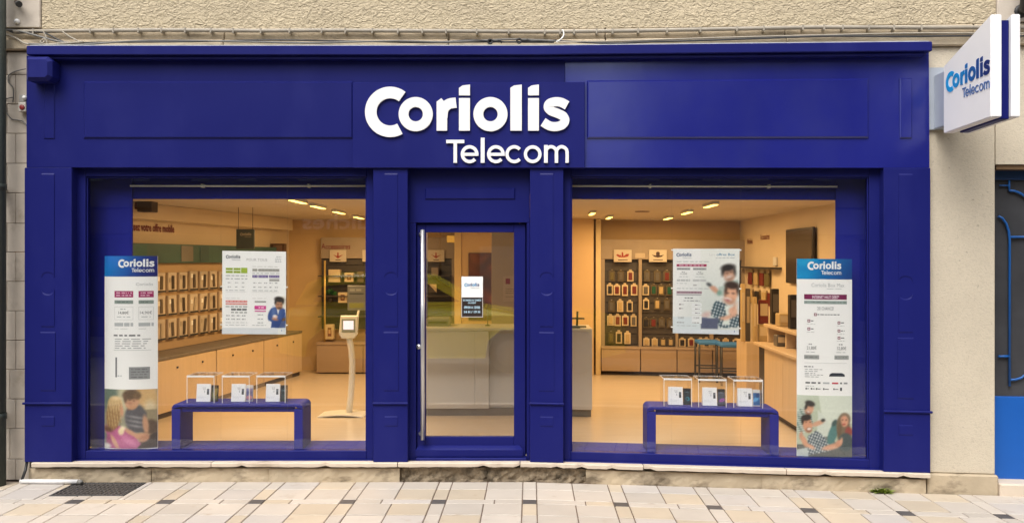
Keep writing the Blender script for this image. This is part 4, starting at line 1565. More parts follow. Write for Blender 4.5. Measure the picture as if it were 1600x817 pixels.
im.ell(232, 640, 8, 14, (214, 196, 158), 0, 6)
im.poly([(222, 640), (242, 640), (242, 680), (222, 676)], (150, 138, 110))
im.ell(232, 668, 12, 12, (92, 76, 64), 0, 4)
im.poly([(158, 676), (176, 690), (180, 702), (158, 702)], (120, 134, 126))
im.poly([(226, 684), (242, 676), (242, 702), (205, 702)], (70, 62, 60))
# man
im.ell(211, 652, 16, 22, (92, 92, 98), 0, 3)
im.poly([(198, 640), (214, 634), (228, 646), (226, 676), (202, 676)], (88, 88, 94))
for y in (652, 659, 666):
    im.ell(212, y, 11, 1.5, (150, 150, 152), 12, 2)
im.ell(206, 627, 11, 13, (196, 148, 112), 8, 2)
im.ell(204, 616, 13, 8, (92, 70, 48), -6, 3)
im.ell(196, 622, 3, 7, (100, 74, 52), 0, 2)
im.ell(214, 618, 6, 6, (110, 84, 56), 0, 3)
im.ell(203, 630, 4, 2.5, (172, 122, 92), 10, 2)
im.ell(226, 664, 4, 15, (198, 152, 120), -6, 2)
im.ell(215, 682, 16, 4.5, (204, 156, 126), -8, 2)
im.ell(224, 686, 8, 5, (190, 140, 112), -30, 2)
# child with long fair hair, pink top
im.ell(184, 680, 26, 11, (176, 92, 134), 28, 3)
im.poly([(160, 670), (176, 664), (196, 668), (220, 694), (214, 701), (170, 701)], (184, 98, 142))
im.ell(200, 688, 15, 5, (204, 126, 166), 38, 4)
im.ell(168, 690, 6, 10, (160, 80, 122), 0, 5)
im.ell(178, 692, 14, 3.6, (206, 160, 132), 58, 2)
im.ell(204, 676, 11, 3.4, (206, 158, 130), 30, 2)
# hair falling straight down over the shoulder, lighter on the crown
im.ell(175, 648, 13, 25, (160, 126, 80), 6, 2)
im.ell(178, 631, 13, 12, (196, 164, 112), 0, 2)
im.stripes([(163, 634), (190, 630), (189, 664), (178, 674), (162, 672)], (120, 88, 56), 0.24, 0.035, 0.42, 0.6)
im.stripes([(164, 628), (191, 626), (190, 660), (176, 668), (163, 664)], (222, 194, 144), 0.19, -0.03, 0.3, 0.55)
im.ell(190, 642, 2.6, 9, (204, 150, 118), -4, 2)
im.ell(180, 622, 9, 3.4, (222, 196, 148), 0, 3)
im.ell(166, 672, 8, 4, (104, 72, 54), 12, 3)
im.ell(189, 674, 5, 6, (232, 214, 172), 15, 3)
im.ell(192, 669, 4, 3, (240, 226, 190), 0, 3)
im.ell(201, 640, 2.2, 1, (120, 84, 64), 12, 1)
im.ell(209, 626, 1.6, 0.8, (90, 60, 46), 0, 1)
im.ell(203, 625, 1.6, 0.8, (90, 60, 46), 0, 1)
im.ell(164, 698, 7, 4, (216, 214, 206), 0, 3)
im.blur(1)
im.noise(5)
s.picture(158.5, 608, 242, 700, im.linear())
s.build("print", t)

# second: friends on a sofa
t, fn = tall_poster("curved_poster", "tall poster with a blue header and a photo of three friends on a sofa", 1246, 1332.5, 400.5, 701.5, 0.018, 0.115, True)
s = Sheet(fn, cols=0.16)
# rows below are measured on the straight half: row' = row - drop
dr = lambda y: CY + (y - CY - 4.0) / 1.0252
im = Paint(1246, dr(403), 1332.5, dr(436), 60, 22, (16, 128, 190))
im.ell(1258, dr(408), 14, 6, (40, 170, 214), -10, 10, 0.7)
im.grad((22, 60, 130), 1275, dr(403), 1335, dr(436), 1)
im.ell(1252, dr(430), 16, 8, (24, 150, 205), 0, 10, 0.6)
s.picture(1246, 400.5, 1332.5, dr(436), im.linear())
s.logo(1262, dr(408), 53, [W], W)
s.text("Coriolis Box Max", 1268, dr(448), 6, LGREY, width=52)
s.words(1292, dr(450.5), 1320, dr(451.3), LGREY, 8)
s.rect(1257, dr(459.5), 1324, dr(467.5), ink(122, 36, 82))
s.text("INTERNET HAUT DÉBIT*", 1269.5, dr(466), 4.6, ink(240, 225, 235), width=42, bold=0.012)
s.rect(1257, dr(469.5), 1324, dr(474.5), ink(150, 166, 162))
s.words(1259, dr(471.4), 1322, dr(472.6), ink(105, 118, 112), 8, 4)
s.text("20/ CHANCE?", 1277, dr(484), 5.2, TXT, width=26)
RD = ink(130, 50, 75)
def bullet(x, y, w):
    s.rect(x, dr(y - 2.2), x + 4.4, dr(y + 2.2), RD)
    s.rect(x + 1.1, dr(y - 1.1), x + 3.3, dr(y + 1.1), ink(220, 215, 218))
    s.words(x + 5.2, dr(y - 0.8), x + 5.2 + w, dr(y + 0.7), TXT, 4, y)
bullet(1272, 491, 36)
for y in (501, 513.5):
    bullet(1262, y, 6)
    s.words(1261, dr(y + 4.4), 1274, dr(y + 5.1), LGREY, 4, y)
for y in (503.5, 516, 527):
    bullet(1309, y, 6)
    s.words(1308, dr(y + 4.4), 1320, dr(y + 5.1), LGREY, 4, y)
for a, p in ((1259, "21,80€"), (1306, "32,80€")):
    s.words(a + 5, dr(536.5), a + 11, dr(538), TXT, 3)
    s.text(p, a + 2, dr(545.5), 5, TXT, width=15)
    s.words(a + 1, dr(549), a + 17, dr(550), LGREY, 6)
    s.rect(a - 2, dr(554), a + 21, dr(560.5), ink(158, 162, 160))
    s.words(a, dr(556.4), a + 18, dr(558), ink(120, 124, 122), 5)
s.rect(1257, dr(566), 1324, dr(566.6), ink(210, 213, 213))
s.words(1257, dr(571.5), 1271, dr(573), TXT, 4)
for i, y in enumerate((576, 579, 582, 584.5, 587.5)):
    s.words(1258, dr(y), 1286 - (i % 3) * 6, dr(y + 0.9), ink(150, 154, 156), 5, i)
s.b.add([fn(a, dr(y), s.off()) for a, y in ((1295.5, 587), (1321, 587), (1320, 583.5), (1316, 581.5), (1300, 581.5), (1296.5, 583.5))], [(0, 1, 2, 3, 4, 5)], ink(34, 44, 58))
for a, w, c in ((1259, 7, TXT), (1268, 7, TXT), (1278, 4, TXT), (1286, 10, LGREY), (1300, 10, ink(190, 70, 85)), (1313, 3, TXT), (1319, 6, ink(150, 154, 156))):
    s.rect(a, dr(596), a + w, dr(598.6), c)
s.words(1259, dr(602), 1272, dr(603), LGREY, 4)
for a, w in ((1259, 5), (1267, 6), (1275, 7), (1286, 9), (1302, 8)):
    s.rect(a, dr(605.2), a + 2.2, dr(607.8), ink(70, 74, 78))
    s.rect(a + 2.8, dr(606), a + w, dr(607.2), TXT)
s.rect(1313, dr(604), 1316, dr(609), ink(60, 66, 74))
def friends(im, k=1.0):
    pass
y0p = 617
im = Paint(1246, dr(y0p), 1332.5, dr(714.5), 84, 92, (196, 206, 190))
Y = dr
im.grad((178, 188, 164), 1246, Y(617), 1280, Y(640), 0.8)
im.poly([(1279, Y(617)), (1333, Y(617)), (1333, Y(660)), (1290, Y(680)), (1284, Y(650))], (212, 220, 206))
im.poly([(1278, Y(640)), (1292, Y(655)), (1300, Y(690)), (1276, Y(690))], (206, 214, 202))
im.poly([(1246, Y(696)), (1333, Y(690)), (1333, Y(715)), (1246, Y(715))], (92, 96, 92))
im.poly([(1276, Y(684)), (1300, Y(680)), (1310, Y(700)), (1276, Y(706))], (120, 124, 116))
# woman lying at the side
im.ell(1302, Y(676), 7, 20, (82, 128, 126), 20, 2)
im.ell(1304, Y(660), 3.5, 6, (60, 84, 84), 35, 2)
im.ell(1318, Y(664), 11, 19, (120, 104, 84), 4, 2)
im.ell(1321, Y(654), 9, 10, (132, 116, 96), 0, 2)
im.ell(1320, Y(657), 6.2, 8.5, (216, 158, 128), 0, 2)
im.ell(1319, Y(662), 2.8, 1.2, (168, 70, 66), -4, 1)
im.ell(1317, Y(655), 1.2, 0.8, (70, 48, 40), 0, 1)
im.ell(1323, Y(655), 1.2, 0.8, (70, 48, 40), 0, 1)
im.ell(1312, Y(672), 3.5, 14, (110, 92, 72), 6, 2)
im.ell(1327, Y(674), 6, 8, (150, 70, 62), 0, 3)
im.ell(1322, Y(690), 12, 14, (70, 86, 88), 0, 3)
# man behind, striped top, with a remote
im.poly([(1247, Y(642)), (1256, Y(636)), (1268, Y(646)), (1272, Y(668)), (1250, Y(680)), (1246, Y(670))], (206, 214, 206))
im.stripes([(1247, Y(642)), (1256, Y(636)), (1268, Y(646)), (1272, Y(668)), (1250, Y(680)), (1246, Y(670))], (74, 104, 94), 0.04, 0.30, 0.45)
im.ell(1278, Y(661), 11, 3.6, (206, 160, 132), -22, 2)
im.ell(1286, Y(656), 3.4, 2.4, (48, 54, 52), -18, 1.5)
im.ell(1264.5, Y(639), 6.6, 9, (202, 150, 120), 20, 2)
im.ell(1266, Y(630), 7.5, 4.5, (38, 34, 32), 14, 2)
im.ell(1260, Y(635), 2, 5, (44, 38, 34), 18, 1.5)
im.ell(1263, Y(645), 4, 2.4, (140, 98, 78), 20, 2)
im.ell(1263.4, Y(643.4), 2.4, 1, (222, 206, 198), 20, 1)
# man in front in a checked shirt
ck = [(1262, Y(682)), (1276, Y(672)), (1290, Y(684)), (1298, Y(704)), (1262, Y(712))]
im.poly(ck, (226, 230, 228))
im.stripes(ck, (60, 82, 92), 0.24, 0.10, 0.45)
im.stripes(ck, (44, 62, 74), -0.08, 0.22, 0.4, 0.8)
im.ell(1262, Y(664), 7.2, 12, (208, 152, 120), -8, 2)
im.ell(1260, Y(652.5), 8, 5, (36, 32, 31), -10, 2)
im.ell(1254.5, Y(658), 2, 5, (40, 34, 32), 0, 1.5)
im.ell(1264, Y(672), 5, 4.2, (150, 104, 80), -8, 2)
im.ell(1264.5, Y(670.4), 3.2, 1.8, (236, 226, 220), -10, 1)
im.ell(1260, Y(660), 1.1, 0.7, (50, 36, 30), 0, 1)
im.ell(1266, Y(659.6), 1.1, 0.7, (50, 36, 30), 0, 1)
im.ell(1257, Y(690), 4, 10, (210, 156, 126), -24, 2)
im.ell(1266, Y(698), 8, 3, (214, 162, 132), 26, 2)
im.ell(1252, Y(681), 2.4, 6, (200, 146, 118), 10, 2)
im.ell(1299, Y(698), 15, 4.2, (212, 160, 130), -14, 2)
im.ell(1311, Y(692), 6.5, 4.6, (206, 150, 122), -40, 2)
im.ell(1315, Y(688), 2, 5, (214, 164, 136), 10, 1.5)
im.poly([(1246, Y(704)), (1262, Y(700)), (1264, Y(715)), (1246, Y(715))], (186, 196, 192))
im.blur(1)
im.noise(4, 2)
s.picture(1246, dr(y0p), 1332.5, 701, im.linear())
s.build("print", t)

# ---- hanging posters -----------------------------------------------------
def hanging_poster(label, ox, oy, k, a0, a1, b0, b1, dep, straight):
    """sheet coordinates are those of the enlarged crop: (ox, oy) its corner, k its scale"""
    P = lambda a, c: (ox + a / k, oy + c / k)
    c00, c10, c11, c01 = straight
    def fn(a, c, f):
        u, v = (a - a0) / (a1 - a0), (c - b0) / (b1 - b0)
        px = (c00[0] * (1 - u) + c10[0] * u) * (1 - v) + (c01[0] * (1 - u) + c11[0] * u) * v
        py = (c00[1] * (1 - u) + c10[1] * u) * (1 - v) + (c01[1] * (1 - u) + c11[1] * u) * v
        x, z = U(px, py, dep)
        return (x, dep - f, z)
    m = fn((a0 + a1) / 2, (b0 + b1) / 2, 0)
    t = thing("window_poster", label, "poster", m)
    bb = MB()
    vs = [fn(a, c, f) for f in (0, -0.004) for a, c in ((a0, b1), (a1, b1), (a1, b0), (a0, b0))]
    bb.add(vs, [(0, 1, 2, 3), (7, 6, 5, 4), (0, 4, 5, 1), (1, 5, 6, 2), (2, 6, 7, 3), (3, 7, 4, 0)], paper)
    bb.build("paper", t)
    return t, fn

def clips(t, fn, a0, a1, bs):
    for c in bs:
        for a, sg in ((a0, -1), (a1, 1)):
            p = fn(a, c, 0)
            bb = MB()
            bb.box(p[0] + (-0.016 if sg < 0 else -0.001), p[0] + (0.001 if sg < 0 else 0.016), p[1] - 0.004, p[1] + 0.006, p[2] - 0.006, p[2] + 0.006, acrylic_edge, 0.002)
            bb.build("clip", t)
    for sg, a in ((-1, a0), (1, a1)):
        p = fn(a, bs[0], 0)
        bb = MB()
        xx = p[0] + sg * 0.011
        bb.tube([(xx, p[1] + 0.001, ZD + 0.002), (xx, p[1] + 0.001, 2.55)], 0.0004, cable_grey, 4)
        bb.build("wire", t)

t, fn = hanging_poster("white price poster with green, purple and red boxes and a man in a blue shirt", 330, 370, 5.107, 90, 598, 113, 776, 0.13, ((347.4, 391.8), (447.0, 393.2), (446.8, 522.3), (347.0, 521.6)))
clips(t, fn, 90, 598, (398, 702))
s = Sheet(fn)
DKG = ink(96, 104, 112)
s.logo(118, 145, 116, [DKG], LGREY)
s.text("POUR TOUS", 284, 191, 21, ink(165, 165, 165), width=164)
for y in (152, 167, 180, 193):
    s.words(520 if y < 160 else 512, y, 560, y + 6, LGREY, 14, y)
GN, PU, RE = ink(158, 184, 68), ink(98, 84, 140), ink(214, 120, 116)
s.rect(240, 246, 290, 290, GN)
for y0, y1 in ((248, 266), (272, 290)):
    for a0, a1 in ((118, 174), (180, 236)):
        s.rect(a0, y0, a1, y1, GN)
        s.words(a0 + 4, y0 + 6, a1 - 4, y0 + 11, ink(110, 134, 44), 12, y0)
s.words(118, 306, 290, 314, LGREY, 26)
s.words(118, 331, 290, 339, LGREY, 34, 2)
s.words(330, 233, 540, 238, ink(205, 205, 203), 30)
s.rect(330, 252, 370, 275, ink(176, 176, 168))
s.rect(378, 252, 545, 275, ink(170, 170, 164))
s.words(334, 260, 540, 266, ink(140, 140, 136), 22)
s.words(330, 286, 545, 292, LGREY, 26, 5)
for a0, a1 in ((330, 372), (378, 456), (463, 545)):
    s.rect(a0, 303, a1, 324, PU)
    s.words(a0 + 5, 310, a1 - 5, 317, ink(176, 168, 204), 14, a0)
s.rect(465, 333, 545, 352, ink(170, 170, 166))
for y in (362, 396):
    for a in (134, 192, 246):
        s.words(a, y, a + 26, y + 8, ink(186, 188, 190), 14, a + y)
    for a in (338, 378, 424, 466, 510):
        s.words(a, y, a + 24, y + 8, ink(172, 174, 176), 14, a + y)
for a0, a1 in ((118, 280), (330, 540)):
    s.words(a0, 424, a1, 429, LGREY, 30, a0)
    s.rect(a0, 438, a1, 440, ink(210, 210, 208))
    s.words(a0, 488, a1 - 40, 492, ink(210, 210, 208), 30, a0)
for y0, y1 in ((507, 523), (530, 541)):
    s.rect(118, y0, 290, y1, RE)
    s.words(122, y0 + 4, 286, y1 - 4, ink(240, 190, 186), 22, y0)
s.words(118, 554, 290, 560, ink(110, 124, 120), 26)
for a0, a1 in ((162, 200), (206, 244), (250, 286)):
    s.rect(a0, 572, a1, 587, ink(110, 116, 116))
s.words(162, 600, 288, 607, ink(110, 116, 116), 28)
for y in (624, 652):
    for a in (122, 164, 206, 248):
        s.words(a, y, a + 28, y + 9, ink(170, 172, 174), 14, a * y)
for y in (682, 702):
    s.words(118, y, 290, y + 4, LGREY, 30, y)
s.rect(350, 510, 445, 522, ink(160, 160, 156))
s.b.add([fn(a, c, s.off()) for a, c in ((348, 577), (440, 577), (462, 562), (440, 548), (348, 548))], [(0, 1, 2, 3, 4)], ink(206, 70, 146))
s.words(380, 558, 425, 567, ink(240, 190, 220), 18)
s.rect(350, 587, 446, 596, ink(214, 110, 168))
for y in (616, 650, 680):
    s.words(372, y, 416, y + 8, LGREY, 18, y)
s.words(330, 702, 460, 707, LGREY, 22)
s.rect(90, 726, 598, 776, ink(214, 220, 224))
s.rect(562, 738, 567, 752, ink(110, 140, 190))
im = Paint(440, 468, 597, 726, 54, 88, (240, 241, 240))
im.ell(572, 520, 24, 44, (196, 184, 150), 0, 14, 0.6)
sh_ = [(478, 570), (512, 556), (545, 560), (590, 574), (597, 640), (594, 724), (478, 722), (486, 680), (456, 655), (458, 620)]
im.poly(sh_, (66, 92, 150))
im.ell(474, 622, 18, 44, (58, 84, 142), 12, 3)
im.ell(540, 690, 52, 34, (50, 74, 132), 0, 6)
im.ell(500, 600, 14, 34, (92, 118, 172), 0, 8)
im.ell(578, 620, 14, 44, (56, 80, 136), -6, 6)
im.poly([(525, 572), (546, 574), (536, 622)], (222, 224, 226))
im.ell(543, 542, 29, 36, (178, 130, 98), 4, 3)
im.ell(545, 496, 38, 22, (52, 48, 46), 6, 4)
im.ell(516, 516, 9, 20, (58, 52, 48), 8, 4)
im.ell(574, 514, 9, 16, (52, 46, 42), 0, 4)
im.ell(548, 566, 18, 8, (96, 70, 56), 0, 4)
im.ell(535, 536, 5, 2.5, (70, 50, 40), 0, 3)
im.ell(560, 537, 5, 2.5, (70, 50, 40), 0, 3)
im.ell(512, 640, 22, 14, (222, 186, 170), -30, 3)
im.ell(508, 628, 14, 9, (234, 226, 224), -10, 3)
im.ell(512, 656, 24, 9, (176, 124, 98), 10, 3)
im.ell(582, 656, 18, 12, (96, 66, 60), -20, 3)
im.blur(1)
s.picture(440, 468, 597, 726, im.linear())
s.build("print", t)

t, fn = hanging_poster("white offer poster hung in the window with a photo of two laughing men", 1030, 370, 5.107, 112, 638, 97, 771, 0.13, ((1051.7, 388.6), (1155.6, 388.6), (1154.4, 522.6), (1051.2, 520.4)))
clips(t, fn, 112, 638, (108, 412, 722))
s = Sheet(fn)
im = Paint(112, 97, 638, 771, 104, 133, (236, 236, 234))
im.poly([(330, 97), (640, 97), (640, 771), (330, 771)], (230, 232, 226))
im.grad((212, 217, 208), 480, 300, 640, 500, 0.6)
im.ell(420, 540, 110, 130, (180, 192, 192), 0, 90, 0.6)
im.poly([(112, 640), (345, 640), (345, 735), (112, 735)], (206, 218, 224), 0.7)
im.poly([(112, 735), (640, 735), (640, 771), (112, 771)], (210, 218, 224))
# man behind
im.poly([(470, 400), (510, 390), (560, 350), (630, 340), (640, 460), (500, 470)], (176, 192, 184))
im.ell(556, 298, 46, 54, (206, 158, 130), -16, 4)
im.ell(548, 246, 54, 28, (40, 34, 32), -8, 4)
im.ell(508, 276, 12, 30, (44, 38, 34), 8, 4)
im.ell(600, 272, 10, 28, (44, 38, 34), -8, 4)
im.ell(558, 330, 28, 17, (158, 120, 100), -16, 6)
im.ell(556, 318, 20, 8, (226, 214, 206), -20, 4)
im.ell(540, 290, 6, 3, (60, 42, 36), -10, 3)
im.ell(572, 282, 6, 3, (60, 42, 36), -10, 3)
pass
im.ell(448, 424, 40, 18, (204, 152, 126), 34, 4)
im.ell(430, 405, 24, 14, (208, 158, 132), 10, 3)
im.ell(398, 380, 20, 13, (74, 78, 80), 25, 3)
im.ell(480, 446, 18, 20, (120, 160, 146), 0, 4)
# man in front
ck = [(430, 540), (460, 505), (515, 520), (560, 560), (636, 620), (636, 716), (480, 720), (470, 650), (405, 620)]
im.poly(ck, (222, 226, 224))
im.stripes(ck, (44, 78, 90), 0.040, 0.012, 0.5)
im.stripes(ck, (30, 56, 70), -0.012, 0.040, 0.45, 0.85)
im.poly([(520, 540), (575, 560), (560, 700), (500, 690), (540, 620)], (216, 224, 216))
im.ell(572, 452, 54, 76, (222, 168, 136), 8, 4)
im.ell(580, 384, 56, 30, (62, 44, 36), 6, 4)
im.ell(532, 420, 10, 34, (60, 44, 36), 6, 4)
im.ell(626, 420, 10, 30, (60, 44, 36), -4, 4)
im.ell(560, 510, 40, 22, (182, 132, 106), 10, 7)
im.ell(550, 496, 27, 15, (236, 228, 224), 14, 3)
im.ell(548, 503, 20, 9, (170, 96, 90), 14, 3)
im.ell(546, 446, 8, 4, (56, 40, 34), 6, 3)
im.ell(590, 448, 8, 4, (56, 40, 34), 6, 3)
im.ell(566, 466, 8, 14, (232, 182, 152), 6, 5)
im.ell(590, 590, 34, 36, (222, 172, 144), -30, 4)
im.ell(556, 634, 60, 15, (216, 164, 136), -16, 4)
im.ell(612, 560, 8, 26, (226, 180, 152), 22, 4)
im.ell(598, 556, 7, 24, (206, 154, 126), 12, 3)
im.ell(520, 646, 26, 10, (226, 176, 148), 10, 4)
im.ell(378, 618, 36, 20, (206, 176, 170), -20, 6)
# laptop
im.poly([(338, 640), (475, 645), (472, 730), (336, 728)], (86, 92, 116))
im.grad((60, 66, 90), 338, 640, 338, 730, 0.0)
im.poly([(338, 640), (475, 645), (475, 652), (338, 648)], (120, 126, 146))
im.blur(1)
im.noise(3, 4)
s.picture(112, 97, 638, 771, im.linear())
NB = ink(60, 84, 120)
s.logo(138, 130, 120, [NB], LGREY)
s.text("Les", 396, 152, 20, ink(205, 205, 203), width=48)
s.text("offres Box", 456, 152, 20, ink(60, 130, 165), width=146, bold=0.012)
s.words(450, 166, 600, 172, LGREY, 24)
s.words(140, 197, 400, 203, LGREY, 34)
s.rect(140, 219, 378, 239, ink(160, 44, 84))
s.words(160, 226, 360, 233, ink(226, 190, 204), 26)
for a0, a1 in ((142, 248), (270, 376)):
    s.rect(a0, 249, a1, 266, ink(160, 163, 163))
    s.words(a0 + 6, 255, a1 - 6, 260, ink(120, 124, 124), 18, a0)
    s.words(a0 + 40, 280, a0 + 64, 285, TXT, 12, a0)
    s.text("14,99€" if a0 < 200 else "16,99€", a0 + 28, 304, 15, TXT, width=54)
    s.words(a0 + 20, 318, a0 + 90, 323, LGREY, 20, a0)
    s.words(a0, 340, a1, 357, ink(190, 193, 193), 40, a0, 0.1)
s.words(142, 370, 230, 375, LGREY, 24)
s.rect(272, 380, 300, 392, ink(180, 182, 182))
s.words(142, 410, 400, 416, LGREY, 30)
s.rect(140, 434, 342, 454, ink(176, 150, 160))
s.words(146, 440, 338, 448, ink(110, 76, 92), 16)
s.rect(140, 458, 338, 468, ink(170, 173, 173))
s.words(205, 484, 270, 492, TXT, 18)
s.words(196, 508, 326, 513, TXT, 22)
WH = ink(228, 231, 232)
for y in (530, 562, 594):
    s.rect(262, y, 340, y + 24, WH)
    s.rect(288, y + 10, 300, y + 16, ink(80, 60, 70))
    s.words(300, y + 11, 330, y + 15, TXT, 10, y)
for y in (536, 568):
    s.rect(162, y, 174, y + 9, ink(80, 60, 70))
    s.words(176, y + 2, 196, y + 6, TXT, 10, y)
s.rect(262, 628, 340, 690, WH)
for a, p in ((152, "21,80€"), (276, "32,80€")):
    s.text(p, a, 652, 14, TXT, width=48)
    s.words(a - 8, 680, a + 48, 688, ink(150, 154, 156), 14, a)
s.words(142, 706, 300, 711, LGREY, 26)
s.rect(600, 740, 605, 754, ink(90, 120, 170))
s.build("print", t)

# ---- notice on the door glass -------------------------------------------
yN = yD + 0.018
nx0, nx1 = X(721, yN), X(754.5, yN)
nz1, nz0 = Z(432, yN), Z(495.5, yN)
t = thing("door_notice", "opening hours notice stuck on the door glass, white above and dark with white lines below", "notice", ((nx0 + nx1) / 2, yN, (nz0 + nz1) / 2))
fn = lambda a, c, f: (nx0 + (nx1 - nx0) * (a - 721) / 33.5, yN - f, nz1 + (nz0 - nz1) * (c - 432) / 63.5)
bb = MB()
bb.box(nx0, nx1, yN, yN + 0.0025, nz0, nz1, paper)
bb.build("card", t)
s = Sheet(fn)
s.rect(721, 464.5, 754.5, 495.5, ink(62, 42, 34))
s.rect(722.2, 464.5, 753.3, 493.2, ink(44, 34, 32))
for e in ((721, 465, 721.8, 495.5), (753.7, 465, 754.5, 495.5), (721, 494.6, 754.5, 495.5)):
    s.rect(*e, ink(200, 198, 196))
s.logo(725.5, 442, 23.5, [ink(24, 140, 190), ink(24, 120, 180), ink(30, 90, 150), ink(34, 60, 110)], LGREY, 0.7)
BW = ink(190, 225, 245)
s.text("DU MARDI AU SAMEDI", 737.6, 470.3, 2.9, BW, width=28, bold=0.02, align='c')
s.text("OUVERT", 737.6, 474.3, 2.6, BW, width=13, bold=0.02, align='c')
s.text("09H30 A 12H30", 737.6, 482, 4.0, BW, width=25, bold=0.025, align='c')
s.text("14 H / 19 H", 737.6, 489, 4.0, BW, width=25, bold=0.025, align='c')
s.build("print", t)

# ================================================================== INSIDE THE SHOP
WARM = (1.0, 0.63, 0.275)
lampm = mat("lamp_glow", (0.9, 0.7, 0.4), emit=((1.0, 0.66, 0.14), 3.2))
def spot(px, py, label, group, power, aim=(0, 0, -1), size=0.22, tilt=0.3):
    """ceiling spot: body, glowing face and its light"""
    z = CEIL - 0.05
    u = (px - CX) / F
    tt = (H - z) / ((py - CY) / F)
    d = tt * (1 + K * u) - D if u > 0 else tt - D
    x = tt * u
    ceiling_lamp(x, d, label, group, power)

def ceiling_lamp(x, d, label, group, power, length=0.26):
    z = CEIL - 0.0005
    t = thing("ceiling_lamp", label, "lamp", (x, d, z), group)
    bb = MB()
    bb.box(x - 0.034, x + 0.034, d - length, d + length, z - 0.030, z, counter_white, 0.004)
    bb.build("lamp_body", t)
    bb = MB()
    bb.box(x - 0.024, x + 0.024, d - length + 0.01, d + length - 0.01, z - 0.036, z - 0.0305, lampm)
    bb.build("lamp_glass", t)
    ld = bpy.data.lights.new("lamp_light", 'AREA')
    ld.shape = 'RECTANGLE'
    ld.size, ld.size_y = 0.5, 0.5
    ld.energy = power
    ld.color = WARM
    lo = bpy.data.objects.new("lamp_light", ld)
    col.objects.link(lo)
    lo.parent = t
    bp = bend(x, d, z - 0.045)
    lo.location = Vector(bp) - t.location
PW = 17
for i, d in enumerate((1.22, 2.1, 3.2, 4.5)):
    ceiling_lamp(-2.30 - 0.02 * i, d, ("ceiling lamp nearest the window over the tablet stand", "second ceiling lamp from the window over the price poster side", "third ceiling lamp from the window in the row over the poster side", "ceiling lamp nearest the accessory wall over the poster side")[i], "ceiling lamps over the phone wall", PW)
for i, d in enumerate((1.75, 3.1, 4.5)):
    ceiling_lamp(1.85, d, ("long ceiling lamp nearest the window over the stools", "second ceiling lamp over the stools", "last ceiling lamp over the stools, nearest the accessory cabinet")[i], "ceiling lamps over the stools", PW)
for i, (lx_, d) in enumerate(((0.75, 3.4), (1.05, 4.4))):
    ceiling_lamp(lx_, d, ("ceiling lamp behind the white counter", "ceiling lamp at the back over the ochre partition")[i], "ceiling lamps over the counter", PW * 0.55)

# phone wall (askew): helpers on the wall face
WD = Vector((0.16, 1, 0)).normalized()       # along the wall, into the room's depth
WN = Vector((1, -0.16, 0)).normalized()      # out of the wall
def wp(d, z, out=0.0):
    v = Vector((wall_left(d), d, z)) + WN * out
    return v
pw_ = thing("phone_wall", "pale wood wall unit with a dark teal header band, worktop and cupboards along the phone side", "wall unit", (wall_left(3), 3, FLOOR))
b = MB()
b.obox(wp(0.55, 0.85, 0.002), WD * 4.9, WN * 0.03, (0, 0, 0.98), mat("tan_panel", (0.44, 0.31, 0.18), rough=0.5, var=0.06))
b.build("back_panel", pw_)
teal = mat("teal_header", (0.05, 0.115, 0.105), rough=0.35, var=0.2, scale=3)
b = MB()
b.obox(wp(0.55, 1.832, 0.002), WD * 4.9, WN * 0.10, (0, 0, 0.215), teal, 0.004)
hd = b.build("header_band", pw_)
for d0, l, m in ((1.75, 0.30, mat("teal_light", (0.03, 0.11, 0.10), rough=0.4)), (2.7, 0.25, mat("teal_card", (0.18, 0.17, 0.15), rough=0.4)), (3.1, 0.2, mat("teal_mid", (0.04, 0.09, 0.09), rough=0.4))):
    b = MB()
    b.obox(wp(d0, 1.85, 0.103), WD * l, WN * 0.004, (0, 0, 0.18), m)
    b.build("header_print", hd)
b = MB()
b.obox(wp(0.55, 2.30, 0.002), WD * 4.9, WN * 0.22, (0, 0, 0.165), cream_wall)
b.build("soffit", pw_)
b = MB()
b.obox(wp(0.55, 0.815, 0.002), WD * 4.75, WN * 0.44, (0, 0, 0.03), mat("grey_worktop", (0.16, 0.14, 0.12), rough=0.4, var=0.3, scale=16), 0.004)
b.build("worktop", pw_)
for i in range(4):
    b = MB()
    b.obox(wp(0.55 + i * 1.18, FLOOR + 0.06, 0.002), WD * 1.172, WN * 0.43, (0, 0, 0.55), cabinet_m, 0.003)
    cb = b.build("cupboard", pw_)
    for kx in (0.35, 0.85):
        b = MB()
        p = wp(0.55 + i * 1.18 + kx, FLOOR + 0.50, 0.4325)
        b.obox(p, WD * 0.02, WN * 0.012, (0, 0, 0.02), dark_metal)
        b.build("knob", cb)
b = MB()
b.obox(wp(0.55, FLOOR + 0.001, 0.002), WD * 4.74, WN * 0.40, (0, 0, 0.058), mat("dark_skirting", (0.05, 0.035, 0.022), rough=0.6))
b.build("kickboard", pw_)
# red lettering on the wall above
s = Sheet(lambda a, c, f: tuple(wp(a, c, 0.004 + f)))
RED = mat("red_lettering", (0.16, 0.012, 0.012), rough=0.5)
vs, fs = text2d("Composez votre offre mobile", 0.03)
xw = max(v[0] for v in vs)
x_end, x_len = 2.72, 1.02
s.b.add([tuple(wp(x_end - x_len + v[0] / xw * x_len, 2.185 + v[1] * 0.12, 0.006)) for v in vs], fs, RED)
s.build("wall_lettering", pw_)

